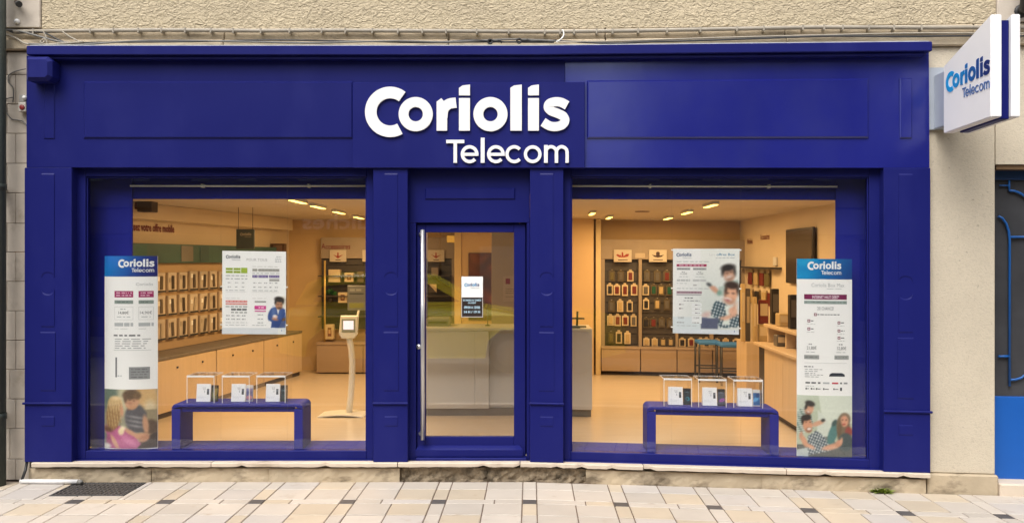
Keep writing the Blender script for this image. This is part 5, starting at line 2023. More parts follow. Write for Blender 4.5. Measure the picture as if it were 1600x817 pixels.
pack_m = mat("clear_pack", (0.56, 0.49, 0.41), rough=0.18, var=0.12, scale=7, rand=0.12)
pack_edge = mat("pack_edge", (0.55, 0.43, 0.29), rough=0.3)
phone_d = mat("dummy_phone", (0.10, 0.08, 0.065), rough=0.3, var=0.3, scale=9, rand=0.4)
phone_l = mat("dummy_phone_pale", (0.42, 0.36, 0.29), rough=0.3, var=0.2, scale=9)
r = random.Random(11)
ROWN = ("top", "middle", "bottom")
for row, (z0, z1) in enumerate(((1.50, 1.735), (1.235, 1.47), (0.965, 1.205))):
    for i in range(19):
        d = 0.95 + i * 0.222
        p = wp(d, z0, 0.034)
        t = thing("phone_pack", f"clear plastic phone pack hanging in the {ROWN[row]} row of the phone wall", "phone pack", tuple(p), f"phone packs in the {ROWN[row]} row of the phone wall")
        w, h = 0.165, z1 - z0 - r.uniform(0, 0.015)
        bb = MB()
        bb.obox(p, WD * w, WN * 0.035, (0, 0, h), pack_m, 0.006)
        bb.build("pack_shell", t)
        bb = MB()
        tl = r.uniform(-0.02, 0.03)
        bb.obox(p + WD * (w * 0.36) + WN * 0.037 + Vector((0, 0, 0.035)), WD * (w * 0.28), WN * 0.010, Vector((0, 0, h * 0.68)) + WD * tl, r.choice([phone_d, phone_d, phone_l]), 0.003)
        bb.build("phone", t)
        bb = MB()
        bb.obox(p + WD * (w * r.uniform(0.05, 0.12)) + WN * 0.0355 + Vector((0, 0, h * r.uniform(0.5, 0.66))), WD * (w * 0.22), WN * 0.004, (0, 0, h * 0.22), r.choice([card_white, acrylic_edge, phone_l]))
        bb.build("price_tag", t)
        bb = MB()
        bb.obox(p + WN * 0.0355 + Vector((0, 0, 0.004)), WD * w, WN * 0.004, (0, 0, 0.020), dark_metal)
        bb.build("label_strip", t)

# price column at the end of the phone wall
px_ = wp(5.05, FLOOR, 0.03)
t = thing("price_column", "dark brown column carrying a tall pale price list at the end of the phone wall", "column", tuple(px_))
bb = MB()
bb.box(px_[0], px_[0] + 0.20, 5.10, 5.2, FLOOR, 2.10, mat("dark_brown", (0.09, 0.045, 0.022), rough=0.5, var=0.15), 0.004)
bb.build("post", t)
bb = MB()
bb.box(px_[0] + 0.055, px_[0] + 0.19, 5.07, 5.095, 0.95, 1.96, mat("aged_paper", (0.52, 0.40, 0.24), rough=0.5), 0.002)
pl = bb.build("price_list", t)
s = Sheet(lambda a, c, f: (px_[0] + 0.055 + 0.135 * a, 5.07 - f, 1.96 - 1.01 * c))
for c, m in ((0.10, ink(90, 66, 44)), (0.16, ink(90, 66, 44)), (0.22, ink(120, 60, 40)), (0.34, ink(150, 70, 40)), (0.40, ink(140, 64, 40)), (0.46, ink(90, 66, 44)), (0.52, ink(150, 70, 40)), (0.60, ink(110, 80, 54)), (0.68, ink(110, 80, 54)), (0.8, ink(110, 80, 54))):
    s.rect(0.18, c, 0.82, c + 0.018, m)
s.build("print", pl)
s = Sheet(lambda a, c, f: (px_[0] + 0.02 + 0.16 * a, 5.0995 - f, 2.09 - 0.11 * c))
s.rect(0.1, 0.1, 0.9, 0.9, ink(120, 96, 80))
s.build("badge", t)

# hanging teal board
x0, z1 = U(369, 358, 2.6)
x1, z0 = U(397, 389, 2.6)
t = thing("hanging_board", "small dark teal board hanging from the ceiling above the price poster", "hanging sign", ((x0 + x1) / 2, 2.6, z1))
bb = MB()
bb.box(x0, x1, 2.6, 2.63, z0, z1, mat("teal_board", (0.05, 0.06, 0.055), rough=0.4), 0.003)
bb.build("board", t)
for xx in (x0 + 0.02, x1 - 0.02):
    bb = MB()
    bb.tube([(xx, 2.615, z1), (xx, 2.615, CEIL)], 0.003, dark_metal, 6)
    bb.build("cord", t)
s = Sheet(lambda a, c, f: (x0 + (x1 - x0) * a, 2.6 - f, z1 + (z0 - z1) * c))
s.logo(0.22, 0.18, 0.62, [ink(160, 150, 132)], ink(140, 130, 112))
s.build("print", t)
# loudspeaker by the ceiling near the window
x0, z1 = U(214, 308, 1.6)
x1, z0 = U(237, 331, 1.6)
t = thing("loudspeaker", "dark square loudspeaker bracketed high on the wall at the phone side", "loudspeaker", ((x0 + x1) / 2, 1.6, z0))
bb = MB()
bb.box(x0, x1, 1.6, 1.75, z0, z1, mat("speaker_cloth", (0.07, 0.05, 0.038), rough=0.8, var=0.2, scale=60), 0.006)
bb.build("cabinet", t)
bb = MB()
bb.box(x0 - 0.10, x0 - 0.001, 1.63, 1.72, z0 + 0.03, z1 - 0.03, mat("bracket_red", (0.10, 0.018, 0.012), rough=0.5), 0.004)
bb.build("bracket", t)

# ---- accessory walls at the back -----------------------------------------
def sign_plate(px0, px1, py0, py1, d, label, cap=True):
    x0, z1 = U(px0, py0, d)
    x1, z0 = U(px1, py1, d)
    t = thing("picture_sign", label, "sign", ((x0 + x1) / 2, d, z0))
    bb = MB()
    bb.box(x0, x1, d, d + 0.02, z0, z1, mat("sign_card", (0.56, 0.50, 0.42), rough=0.4, var=0.03), 0.003)
    bb.build("plate", t)
    s = Sheet(lambda a, c, f: (x0 + (x1 - x0) * a, d - f, z1 + (z0 - z1) * c))
    return t, s
RD2, DK = ink(150, 50, 40), ink(56, 34, 30)
def glyph(s, pts, m):
    s.b.add([s.fn(a, c, s.off()) for a, c in reversed(pts)], [list(range(len(pts)))], m)

DB = 5.62
cab = thing("accessory_wall", "dark slatted accessory wall with a taupe surround beside the phone wall", "wall unit", (X(535, DB), DB, FLOOR))
x0, x1 = X(502, DB), X(716, DB)
b = MB()
b.box(x0, x1, DB + 0.02, DB + 0.12, 0.83, Z(404, DB), slat_m)
b.build("back_panel", cab)
b = MB()
b.box(x0, x1, DB - 0.03, DB + 0.12, Z(404, DB) + 0.001, Z(371, DB), taupe, 0.003)
b.build("header", cab)
b = MB()
b.box(X(706, DB), x1, DB - 0.031, DB + 0.018, 0.83, Z(404, DB) - 0.001, taupe, 0.003)
b.build("side_post", cab)
for i in range(3):
    xa, xb2 = x0 + (x1 - x0) * i / 3 + 0.003, x0 + (x1 - x0) * (i + 1) / 3 - 0.003
    b = MB()
    b.box(xa, xb2, DB - 0.30, DB + 0.12, FLOOR + 0.02, 0.62, drawer_m, 0.003)
    b.build("drawer", cab)
b = MB()
b.box(x0, x1, DB - 0.31, DB + 0.018, 0.622, 0.66, drawer_m, 0.003)
b.build("shelf_top", cab)
for i in range(9):
    z = 0.95 + i * 0.105
    b = MB()
    b.box(x0 + 0.002, X(706, DB) - 0.002, DB + 0.004, DB + 0.0195, z, z + 0.085, slat_m, 0.003)
    b.build("slat", cab)
for z in (1.62, 1.32, 1.02):
    b = MB()
    b.box(x0 + 0.002, X(706, DB) - 0.004, DB - 0.22, DB + 0.002, z, z + 0.015, slat_m, 0.002)
    b.build("shelf", cab)
b = MB()
b.tube([(X(507.5, DB - 0.24), DB - 0.24, 0.665), (X(507.5, DB - 0.24), DB - 0.24, Z(407, DB))], 0.014, mat("brass_tube", (0.6, 0.42, 0.14), rough=0.3, metal=0.4), 10)
b.build("rail_post", cab)
vs, fs = text2d("Accessoires", 0.015)
xw = max(v[0] for v in vs)
b = MB()
b.cl = True
ta, tb2, tz = X(503, DB), X(548, DB), Z(389, DB)
b.add([(ta + v[0] / xw * (tb2 - ta), DB - 0.032, tz + v[1] * 0.115) for v in vs], fs, RED)
b.build("lettering", cab)
arrow = [(0.2, 0.38), (0.4, 0.5), (0.46, 0.5), (0.46, 0.22), (0.54, 0.22), (0.54, 0.5), (0.6, 0.5), (0.82, 0.38), (0.5, 0.72)]
for a0, a1, nm in ((515, 541, "pale sign with a red arrow-like picture over the accessory wall, next to the price column"), (566, 592, "pale sign with a red picture, half hidden by the window post beside the door"), (668, 694.5, "pale sign with a red picture seen through the door glass")):
    t, s = sign_plate(a0, a1, 390.5, 409, DB - 0.06, nm)
    glyph(s, arrow, RD2)
    s.rect(0.35, 0.82, 0.66, 0.88, DK)
    s.build("print", t)
r = random.Random(4)
def boxed(px0, px1, py0, py1, d, name, label, m, cat, extra=None, depth=0.1):
    x0, z1 = U(px0, py0, d)
    x1, z0 = U(px1, py1, d)
    t = thing(name, label, cat, ((x0 + x1) / 2, d, z0))
    bb = MB()
    bb.box(x0, x1, d, d + depth, z0, z1, m, 0.004)
    bb.build("carton", t)
    s = Sheet(lambda a, c, f: (x0 + (x1 - x0) * a, d - f, z1 + (z0 - z1) * c))
    if extra:
        extra(s)
        s.build("print", t)
    return t
cart = mat("carton_cream", (0.56, 0.46, 0.30), rough=0.5, var=0.05)
def e1(s):
    s.rect(0.3, 0.2, 0.75, 0.8, ink(120, 80, 60))
    s.rect(0.4, 0.35, 0.65, 0.62, ink(200, 170, 130))
boxed(513, 531, 421, 441, DB - 0.18, "carton", "plain cream carton on the top shelf of the accessory wall by the brass tube", cart, "carton")
boxed(538, 552, 426, 440.5, DB - 0.18, "carton", "cream carton with a brown picture on the top shelf of the accessory wall", cart, "carton", e1)
boxed(528, 542, 457, 473, DB - 0.18, "carton", "cream carton with a brown picture on the middle shelf of the accessory wall", cart, "carton", e1)
boxed(508, 521, 507, 530, DB - 0.25, "carton", "cream carton standing low on the accessory wall behind the tablet stand", cart, "carton", e1)
boxed(674, 685, 418, 432, DB - 0.15, "carton", "grey-brown carton hanging on the slats behind the door glass", mat("carton_grey", (0.25, 0.21, 0.17)), "carton")
boxed(558, 568, 424, 441, DB - 0.17, "carton", "narrow dark carton on the top shelf of the accessory wall by the window post", mat("carton_dark", (0.10, 0.07, 0.05)), "carton")
x, z = U(515, 470, DB - 0.18)
t = thing("desk_plant", "small dark green plant in a pot on the middle shelf of the accessory wall", "plant", (x, DB - 0.12, z))
b = MB()
for i in range(60):
    a, e, l = r.uniform(0, 2 * pi), r.uniform(-0.2, 1.3), r.uniform(0.03, 0.07)
    c0 = Vector((x, DB - 0.13, z + 0.10)) + Vector((cos(a) * cos(e), sin(a) * cos(e), sin(e))) * r.uniform(0.0, 0.05)
    dv = Vector((cos(a) * cos(e), sin(a) * cos(e), sin(e) * 0.8))
    sd = dv.orthogonal().normalized() * 0.014
    b.add([c0, c0 + dv * l * 0.5 + sd, c0 + dv * l, c0 + dv * l * 0.5 - sd], [(0, 1, 2, 3)], mat("plant_leaf", (0.02, 0.10, 0.025), rough=0.5) if i == 0 else bpy.data.materials["plant_leaf"])
b.build("leaves", t)
b = MB()
b.lathe((x, DB - 0.13, z - 0.02), [(0.03, 0), (0.04, 0.07), (0.035, 0.07)], mat("pot_dark", (0.05, 0.04, 0.03)), 12)
b.build("pot", t)
# triangular card and a printer seen through the door
x0, z1 = U(670, 444, DB - 0.2)
x1, z0 = U(682, 457, DB - 0.2)
t = thing("folded_card", "small folded pale card on the slats behind the door glass", "card", ((x0 + x1) / 2, DB - 0.2, z0))
b = MB()
b.prism([(x0, z1), (x1, z1), (x1, z0)], DB - 0.17, DB - 0.2, cart)
b.build("card_face", t)
b = MB()
b.prism([(x0, z1 - 0.01), (x1 - 0.015, z0), (x0, z0)], DB - 0.165, DB - 0.19, slat_m)
b.build("card_back", t)

# ---- counter, column and the wall behind --------------------------------
yC0, yC1 = 1.93, 2.5
cx0, cx1 = X(628, yC0), U(925.5, CY, yC0)[0]
t = thing("shop_counter", "white front of the reception counter seen through the door and the window beside it", "counter", ((cx0 + cx1) / 2, yC0, FLOOR))
zc = H - (512 - CY) / F * (D + yC0)
seams = [cx0, X(742, yC0), X(764, yC0), 0.18, cx1]
for i in range(4):
    b = MB()
    b.box(seams[i] + 0.001, seams[i + 1] - 0.001, yC0 + (0.06 if i == 2 else 0), yC1, FLOOR + 0.08, zc - 0.031, counter_white, 0.003)
    b.build("front_panel", t)
b = MB()
b.box(cx0, cx1, yC0 - 0.01, yC1, zc - 0.03, zc, counter_white, 0.004)
b.build("counter_top", t)
b = MB()
b.box(cx0 + 0.01, cx1 - 0.01, yC0 + 0.04, yC1, FLOOR + 0.001, FLOOR + 0.079, mat("counter_plinth", (0.16, 0.15, 0.12), rough=0.4))
b.build("plinth", t)
colx0, colx1 = X(768, 2.9), 0.28
t = thing("room_column", "plain grey-beige column rising behind the counter at the door", "column", ((colx0 + colx1) / 2, 2.9, FLOOR))
b = MB()
b.box(colx0, colx1, 2.9, 3.25, FLOOR + 0.001, CEIL - 0.001, mat("column_paint", (0.40, 0.33, 0.25), rough=0.7, var=0.03), 0.004)
b.build("shaft", t)
x0, z1 = U(786, 431, 2.89)
x1, z0 = U(806, 471, 2.89)
t = thing("pinned_notice", "pale notice with a dark red square pinned to the column behind the counter", "notice", ((x0 + x1) / 2, 2.89, z0))
b = MB()
b.box(x0, x1, 2.893, 2.899, z0, z1, mat("notice_paper", (0.46, 0.38, 0.30)))
b.build("sheet", t)
s = Sheet(lambda a, c, f: (x0 + (x1 - x0) * a, 2.893 - f, z1 + (z0 - z1) * c))
s.rect(0.2, 0.1, 0.55, 0.32, ink(130, 20, 16))
for c in (0.5, 0.58, 0.66, 0.8):
    s.words(0.2, c, 0.85, c + 0.025, ink(120, 96, 74), 0.15, c)
s.build("print", t)
# ochre partition with a dark picture behind the door
dp = 5.2
x0, x1 = X(721, dp), 0.9
b = MB()
b.box(x0, x1, dp, dp + 0.1, FLOOR + 0.001, CEIL - 0.001, orange_wall)
t = thing("ochre_partition", "ochre partition wall behind the counter carrying a dark picture", "partition", (x0, dp, FLOOR))
b.build("panel", t)
b = MB()
b.box(x0 - 0.10, x0 - 0.003, dp - 0.02, dp + 0.1, FLOOR + 0.001, CEIL - 0.001, mat("cream_post", (0.66, 0.50, 0.26), rough=0.5), 0.004)
b.build("end_post", t)
xa, za = U(732, 395, dp - 0.03)
xb2, zb2 = U(786, 500, dp - 0.03)
t = thing("dark_picture", "large dark reddish picture on the ochre partition behind the door notice", "picture", ((xa + xb2) / 2, dp, zb2))
b = MB()
b.box(xa, xb2, dp - 0.03, dp - 0.002, zb2, za, mat("picture_edge", (0.06, 0.03, 0.02), rough=0.5), 0.003)
b.build("canvas", t)
im = Paint(0, 0, 50, 100, 24, 48, (70, 40, 26))
for _ in range(40):
    im.ell(r.uniform(0, 50), r.uniform(0, 100), r.uniform(3, 12), r.uniform(2, 8), r.choice([(110, 62, 34), (44, 28, 22), (140, 86, 50), (90, 34, 24), (60, 50, 40)]), r.uniform(0, 90), 4, 0.7)
s = Sheet(lambda a, c, f: (xa + (xb2 - xa) * a, dp - 0.03 - f, za + (zb2 - za) * c))
s.picture(0.02, 0.01, 0.98, 0.99, im.linear())
s.build("print", t)
x, z = U(1016, 331, 2.6)
t = thing("ceiling_vent", "small round dark vent in the ceiling before the accessory cabinet", "vent", (x, 2.8, CEIL))
b = MB()
b.lathe((x, 3.3, CEIL - 0.012), [(0.07, 0), (0.09, 0.004), (0.09, 0.0115)], mat("vent_brown", (0.22, 0.15, 0.09)), 16)
b.build("grille", t)
# small yellow lamp shade over the door view
x, z = U(700, 372, dp - 0.4)
t = thing("wall_light", "small square yellow wall light above the accessory wall seen through the door", "wall light", (x, dp - 0.4, z))
b = MB()
b.box(x - 0.07, x + 0.07, dp + 0.15, dp + 0.25, z - 0.05, z + 0.05, mat("amber_shade", (0.7, 0.42, 0.08), emit=((1.0, 0.55, 0.08), 0.25)), 0.006)
b.build("shade", t)
# things on the counter
x, z0 = U(902, 512, 2.1)
z0 = zc + 0.0005
t = thing("card_stand", "small black two-armed stand on the end of the white counter", "stand", (x, 2.15, z0))
b = MB()
b.box(x - 0.10, x + 0.10, 2.1, 2.2, z0, z0 + 0.012, black, 0.004)
b.build("foot", t)
b = MB()
b.tube([(x, 2.15, z0 + 0.012), (x + 0.005, 2.15, z0 + 0.17)], 0.012, black, 10)
b.build("stem", t)
b = MB()
b.box(x - 0.12, x + 0.08, 2.11, 2.19, z0 + 0.085, z0 + 0.10, black, 0.003)
b.build("tray", t)
b = MB()
x, _ = U(893, 510, 2.05)
t = thing("blue_folder", "dark blue folder lying on the end of the white counter", "folder", (x, 2.02, z0))
b.box(x - 0.10, x + 0.09, 1.96, 2.07, z0, z0 + 0.022, mat("folder_blue", (0.03, 0.06, 0.14), rough=0.5), 0.004)
b.build("cover", t)
x, _ = U(683, 505, 2.2)
t = thing("printer", "grey receipt printer on the counter behind the door handle", "printer", (x, 2.2, z0))
b = MB()
b.box(x - 0.12, x + 0.14, 2.15, 2.42, z0, z0 + 0.085, mat("printer_grey", (0.20, 0.20, 0.20), rough=0.5), 0.012)
b.build("body", t)
b = MB()
b.box(x - 0.09, x + 0.11, 2.143, 2.1495, z0 + 0.03, z0 + 0.05, black)
b.build("paper_slot", t)
x, _ = U(762, 505, 2.2)
t = thing("pen_holder", "thin dark pen stand on the counter beside the column", "pen stand", (x, 2.2, z0))
b = MB()
b.lathe((x, 2.2, z0), [(0.03, 0), (0.03, 0.01), (0.006, 0.016), (0.005, 0.2)], dark_metal, 10)
b.build("stem", t)

# ---- accessory cabinet in the far window --------------------------------
DC = 5.45
cab2 = thing("accessory_cabinet", "tall taupe cabinet with dark slatted bays of phone cases over wide drawers", "cabinet", (U(1050, CY, DC)[0], DC, FLOOR))
ux = lambda px, d=DC: U(px, CY, d)[0]
uz = lambda py: Z(CY + (py - CY - 1.3) / 1.012, DC)
b = MB()
b.box(ux(930), ux(938), DC - 0.1, DC + 0.2, FLOOR + 0.001, CEIL - 0.001, mat("lit_corner", (0.72, 0.58, 0.34), rough=0.5), 0.004)  # paler colour stands in for the light on the wall corner
b.build("corner_post", cab2)
b = MB()
b.box(ux(938) + 0.001, ux(1165), DC, DC + 0.2, uz(405), uz(374), taupe, 0.003)
b.build("header", cab2)
for p0, p1 in ((938.5, 945), (998, 1003), (1056, 1060), (1110, 1115), (1160, 1165)):
    b = MB()
    b.box(ux(p0), ux(p1), DC, DC + 0.2, uz(543), uz(405) - 0.001, taupe, 0.003)
    b.build("upright", cab2)
for p0, p1 in ((945, 998), (1003, 1056), (1060, 1110), (1115, 1160)):
    b = MB()
    b.box(ux(p0) + 0.001, ux(p1) - 0.001, DC + 0.10, DC + 0.14, uz(543), uz(405) - 0.002, slat_m)
    b.build("slat_back", cab2)
    for i in range(8):
        py = 410 + i * 16.4
        b = MB()
        b.box(ux(p0) + 0.002, ux(p1) - 0.002, DC + 0.085, DC + 0.0995, uz(py + 13.5), uz(py), slat_m, 0.003)
        b.build("slat", cab2)
for p0, p1 in ((938.5, 998.5), (999.5, 1055), (1056, 1110), (1111, 1165)):
    b = MB()
    b.box(ux(p0) + 0.002, ux(p1) - 0.002, DC - 0.14, DC + 0.2, uz(578.5), uz(544), drawer_m, 0.004)
    b.build("drawer", cab2)
b = MB()
b.box(ux(938.5), ux(1165), DC - 0.15, DC + 0.2, uz(543.8), uz(541.5), drawer_m, 0.002)
b.build("drawer_top", cab2)
pic = [[(0.12, 0.45), (0.22, 0.35), (0.32, 0.45), (0.36, 0.40), (0.44, 0.55), (0.44, 0.2), (0.52, 0.2), (0.54, 0.52), (0.72, 0.34), (0.86, 0.34), (0.8, 0.55), (0.6, 0.62), (0.3, 0.62)],
       [(0.15, 0.4), (0.4, 0.48), (0.4, 0.22), (0.47, 0.16), (0.53, 0.16), (0.6, 0.22), (0.6, 0.48), (0.85, 0.4), (0.7, 0.58), (0.5, 0.64), (0.3, 0.58)],
       arrow]
for i, (a0, a1, nm) in enumerate(((959, 987, "pale sign with small dark and red gadgets over the first bay of the accessory cabinet"), (1014, 1042, "pale sign with a dark hat-shaped picture over the second bay of the accessory cabinet"))):
    t, s = sign_plate(a0, a1, 390, 409.5, DC - 0.03, nm)
    glyph(s, pic[i], DK if i else RD2)
    s.rect(0.24, 0.80, 0.78, 0.86, DK)
    s.build("print", t)
boxed(992, 1008, 395.5, 403.5, DC - 0.015, "small_label", "small blank pale label on the cabinet header between two picture signs", mat("label_card", (0.50, 0.42, 0.33)), "label", depth=0.012)

case_back = mat("case_card", (0.62, 0.52, 0.36), rough=0.4, var=0.06, rand=0.15)
cc = [mat("case_black", (0.02, 0.018, 0.017), rough=0.35), mat("case_red", (0.16, 0.025, 0.02), rough=0.35), mat("case_cream", (0.5, 0.38, 0.2), rough=0.35), mat("case_grey", (0.12, 0.11, 0.10), rough=0.35), mat("case_olive", (0.14, 0.12, 0.05), rough=0.35), mat("case_green", (0.01, 0.09, 0.055), rough=0.35)]
ROW5 = ("top", "second", "third", "fourth", "lowest")
def case_pack(px, pyt, pyb, wpx, colour, bay, row, backm, n_):
    d = DC + 0.055
    x0, x1 = ux(px - wpx / 2, d), ux(px + wpx / 2, d)
    z1, z0 = uz(pyt), uz(pyb)
    t = thing("case_pack", f"phone case pack hanging in the {ROW5[row]} row of the {bay} bay of the accessory cabinet", "case pack", ((x0 + x1) / 2, d, z0), f"phone case packs in the {bay} cabinet bay, {ROW5[row]} row")
    h, w = z1 - z0, x1 - x0
    bb = MB()
    xm = (x0 + x1) / 2
    bb.prism([(x0, z0), (x1, z0), (x1, z1 - h * 0.16), (xm + w * 0.2, z1 - h * 0.10), (xm + w * 0.2, z1), (xm - w * 0.2, z1), (xm - w * 0.2, z1 - h * 0.10), (x0, z1 - h * 0.16)], d + 0.012, d, backm)
    bb.build("backing_card", t)
    bb = MB()
    bb.box(x0 + w * 0.2, x1 - w * 0.2, d - 0.012, d - 0.0003, z0 + h * 0.12, z1 - h * 0.26, colour, 0.004)
    bb.build("phone_case", t)
    bb = MB()
    bb.tube([(xm, d + 0.03, z1 - h * 0.05), (xm, d - 0.03, z1 - h * 0.05)], 0.004, steel, 6)
    bb.build("hook", t)
dkb = mat("case_card_dark", (0.10, 0.08, 0.05), rough=0.4, rand=0.2)
bays = [("first", [(421, 440, [(956, 4, 1), (970, 3, 1), (985, 1, 0)]), (443, 462, [(953, 0, 0), (964, 1, 0), (976.5, 1, 0), (991, 1, 0)]), (468, 488, [(955.5, 3, 1), (969, 2, 0), (984, 0, 0)]), (491, 510, [(954, 2, 0), (965, 1, 0), (977, 1, 0), (990, 3, 0)]), (517, 538, [(954.5, 4, 1), (967, 0, 0), (980.5, 2, 0)])]),
        ("second", [(420, 440, [(1011, 3, 1), (1027, 3, 1), (1042, 1, 1)]), (443, 461, [(1009, 3, 0), (1021.5, 5, 1), (1033, 2, 1), (1046, 5, 1)]), (465, 484, [(1009.5, 0, 0), (1027, 2, 1), (1042, 3, 1)]), (495, 512, [(1009.5, 0, 1), (1021, 1, 1), (1034, 3, 1), (1047, 3, 1)]), (527, 541, [(1010, 2, 0), (1023, 2, 0), (1036, 2, 1), (1048, 2, 1)])]),
        ("third", [(440, 462, [(1070, 1, 1), (1090, 3, 0)]), (526, 541, [(1066, 0, 0), (1080, 1, 0), (1095, 2, 0), (1104, 0, 0)])]),
        ("fourth", [(440, 462, [(1122, 3, 0), (1138, 0, 1)]), (490, 512, [(1124, 1, 0), (1142, 3, 1)]), (526, 541, [(1120, 0, 0), (1134, 2, 0), (1150, 0, 0)])])]
for bay, rws in bays:
    for ri, (a, c, items) in enumerate(rws):
        for px, ci, dkk in items:
            case_pack(px, a + r.uniform(-0.6, 0.6), c + r.uniform(-0.6, 0.6), r.uniform(9.2, 10.5), cc[ci], bay, ri if len(rws) > 3 else (1 if a < 470 else 3 if a < 520 else 4), dkb if dkk else case_back, 0)

# stools
def stool(px0, px1, pyt, d, label):
    x0, x1 = U(px0, CY, d)[0], U(px1, CY, d)[0]
    z = U(px0, pyt, d)[1]
    t = thing("bar_stool", label, "stool", ((x0 + x1) / 2, d, FLOOR), "blue stools before the accessory cabinet")
    tl = mat("stool_teal", (0.05, 0.22, 0.62), rough=0.5) if "stool_teal" not in bpy.data.materials else bpy.data.materials["stool_teal"]
    bb = MB()
    bb.box(x0, x1, d, d + 0.33, z - 0.05, z, tl, 0.012)
    bb.build("seat", t)
    for sx in (0.03, 0.97):
        for sy in (0.02, 0.31):
            xx = x0 + (x1 - x0) * sx
            bb = MB()
            bb.tube([(xx, d + sy, FLOOR + 0.001), (xx, d + sy, z - 0.051)], 0.014, dark_metal, 8)
            bb.build("leg", t)
    for sy in (0.02, 0.31):
        bb = MB()
        bb.tube([(x0 + (x1 - x0) * 0.03, d + sy, FLOOR + 0.2), (x1 - (x1 - x0) * 0.03, d + sy, FLOOR + 0.2)], 0.010, dark_metal, 8)
        bb.build("foot_rest", t)
stool(1092, 1128, 533, 4.75, "teal blue stool in front of the cabinet drawers, the one nearer the counter")
stool(1127, 1165, 537, 4.45, "teal blue stool in front of the cabinet, the one nearer the television")

# ---- right hand side -----------------------------------------------------
ru = thing("side_counter", "pale wood counter and cupboards running along the television wall", "counter", (2.8, 3, FLOOR))
for i, (d0, d1) in enumerate(((1.05, 1.75), (1.755, 2.45))):
    b = MB()
    b.box(2.58, 3.09, d0, d1, FLOOR + 0.07, 0.92, cabinet_m, 0.004)
    b.build("cupboard", ru)
b = MB()
b.box(2.63, 3.09, 1.05, 2.75, FLOOR + 0.001, FLOOR + 0.069, bpy.data.materials["dark_skirting"])
b.build("kickboard", ru)
b = MB()
b.box(2.55, 3.09, 1.03, 2.80, 0.922, 0.955, cabinet_m, 0.004)
b.build("worktop", ru)
b = MB()
b.box(2.66, 3.09, 1.4, 2.79, 1.13, 1.165, cabinet_m, 0.004)
b.build("riser_shelf", ru)
for d0 in (1.41, 2.05, 2.74):
    b = MB()
    b.box(2.70, 3.08, d0, d0 + 0.04, 0.956, 1.129, cabinet_m, 0.003)
    b.build("riser_support", ru)
b = MB()
b.box(2.60, 3.09, 2.455, 2.75, FLOOR + 0.07, 0.92, black, 0.004)
b.build("dark_appliance", ru)
b = MB()
b.box(2.95, 3.095, 3.6, 5.4, 1.78, 1.80, dark_metal)
b.build("wall_shelf", ru)
# tall end unit by the cabinet
b = MB()
b.box(ux(1166, 3.6), 3.07, 3.6, 4.1, FLOOR + 0.001, 0.87, cabinet_m, 0.004)
t = thing("end_unit", "tall pale wood end unit between the stools and the side counter", "unit", (ux(1166, 3.6), 3.6, FLOOR))
b.build("carcass", t)
b = MB()
b.box(ux(1166, 3.6) + 0.30, ux(1166, 3.6) + 0.303, 3.5955, 3.5995, FLOOR + 0.05, 0.85, drawer_m)
b.build("door_gap", t)
# television
t = thing("television", "large dark flat television hung on the cream wall above the sofa poster", "television", (3.06, 2.75, 1.9))
b = MB()
b.box(3.045, 3.075, 2.28, 3.26, 1.62, 2.255, mat("tv_frame", (0.03, 0.024, 0.02), rough=0.35), 0.006)
b.build("tv_body", t)
b = MB()
b.box(3.0415, 3.0445, 2.30, 3.24, 1.645, 2.23, mat("tv_screen", (0.045, 0.034, 0.027), rough=0.22, var=0.1, scale=3))
b.build("tv_screen", t)
b = MB()
b.box(3.0755, 3.099, 2.7, 3.15, 1.75, 2.1, dark_metal)
b.build("wall_mount", t)
# red words and small fittings on the right wall
for d0, l, zt, txt in ((4.15, 0.45, 2.165, "Accessoires"), (5.0, 0.3, 2.12, "Mobiles")):
    vs, fs = text2d(txt, 0.02)
    xw = max(v[0] for v in vs)
    b = MB()
    b.cl = True
    b.add([(3.0985, d0 + l - v[0] / xw * l, zt + v[1] * 0.11) for v in vs], fs, RED)
    o = b.build("wall_lettering")
    o["label"] = "dark red " + ("long" if d0 < 4.5 else "short") + " word on the cream wall " + ("nearer the television" if d0 < 4.5 else "nearer the cabinet corner")
    o["category"] = "lettering"
# (x, depth, width, thickness, bottom, height, material): on the end unit and on the riser of the side counter
zE, zR, zW = 0.871, 1.166, 0.956
ex = lambda px: U(px, CY, 3.68)[0]
goods = [(ex(1158), 3.68, 0.055, 0.05, zE, 0.72, "case_cream", "display_box", "tall cream leaflet strip standing on the end unit beside the offer poster"),
         (ex(1167), 3.74, 0.06, 0.05, zE, 0.66, "case_grey", "display_box", "tall grey strip standing on the end unit behind the cream one"),
         (ex(1176), 3.66, 0.05, 0.05, zE, 0.56, "case_cream", "display_box", "slim cream box in the middle of the end unit"),
         (ex(1187), 3.70, 0.115, 0.06, zE + 0.22, 0.30, "case_red", "display_box", "red pack on a low block of the end unit"),
         (ex(1186), 3.69, 0.13, 0.09, zE, 0.2195, "case_cream", "display_box", "low cream block under the red pack on the end unit"),
         (2.72, 2.66, 0.08, 0.09, zR, 0.40, "case_black", "handset_stand", "black handset stand at the far end of the riser shelf"),
         (2.72, 1.98, 0.08, 0.09, zR, 0.36, "case_black", "handset_stand", "black handset stand on the riser shelf beside the sofa poster"),
         (2.70, 2.30, 0.13, 0.16, zR, 0.14, "case_cream", "display_box", "low cream box between the black handset stands"),
         (2.66, 2.25, 0.10, 0.14, zW, 0.12, "case_grey", "display_box", "small grey box under the riser shelf of the side counter")]
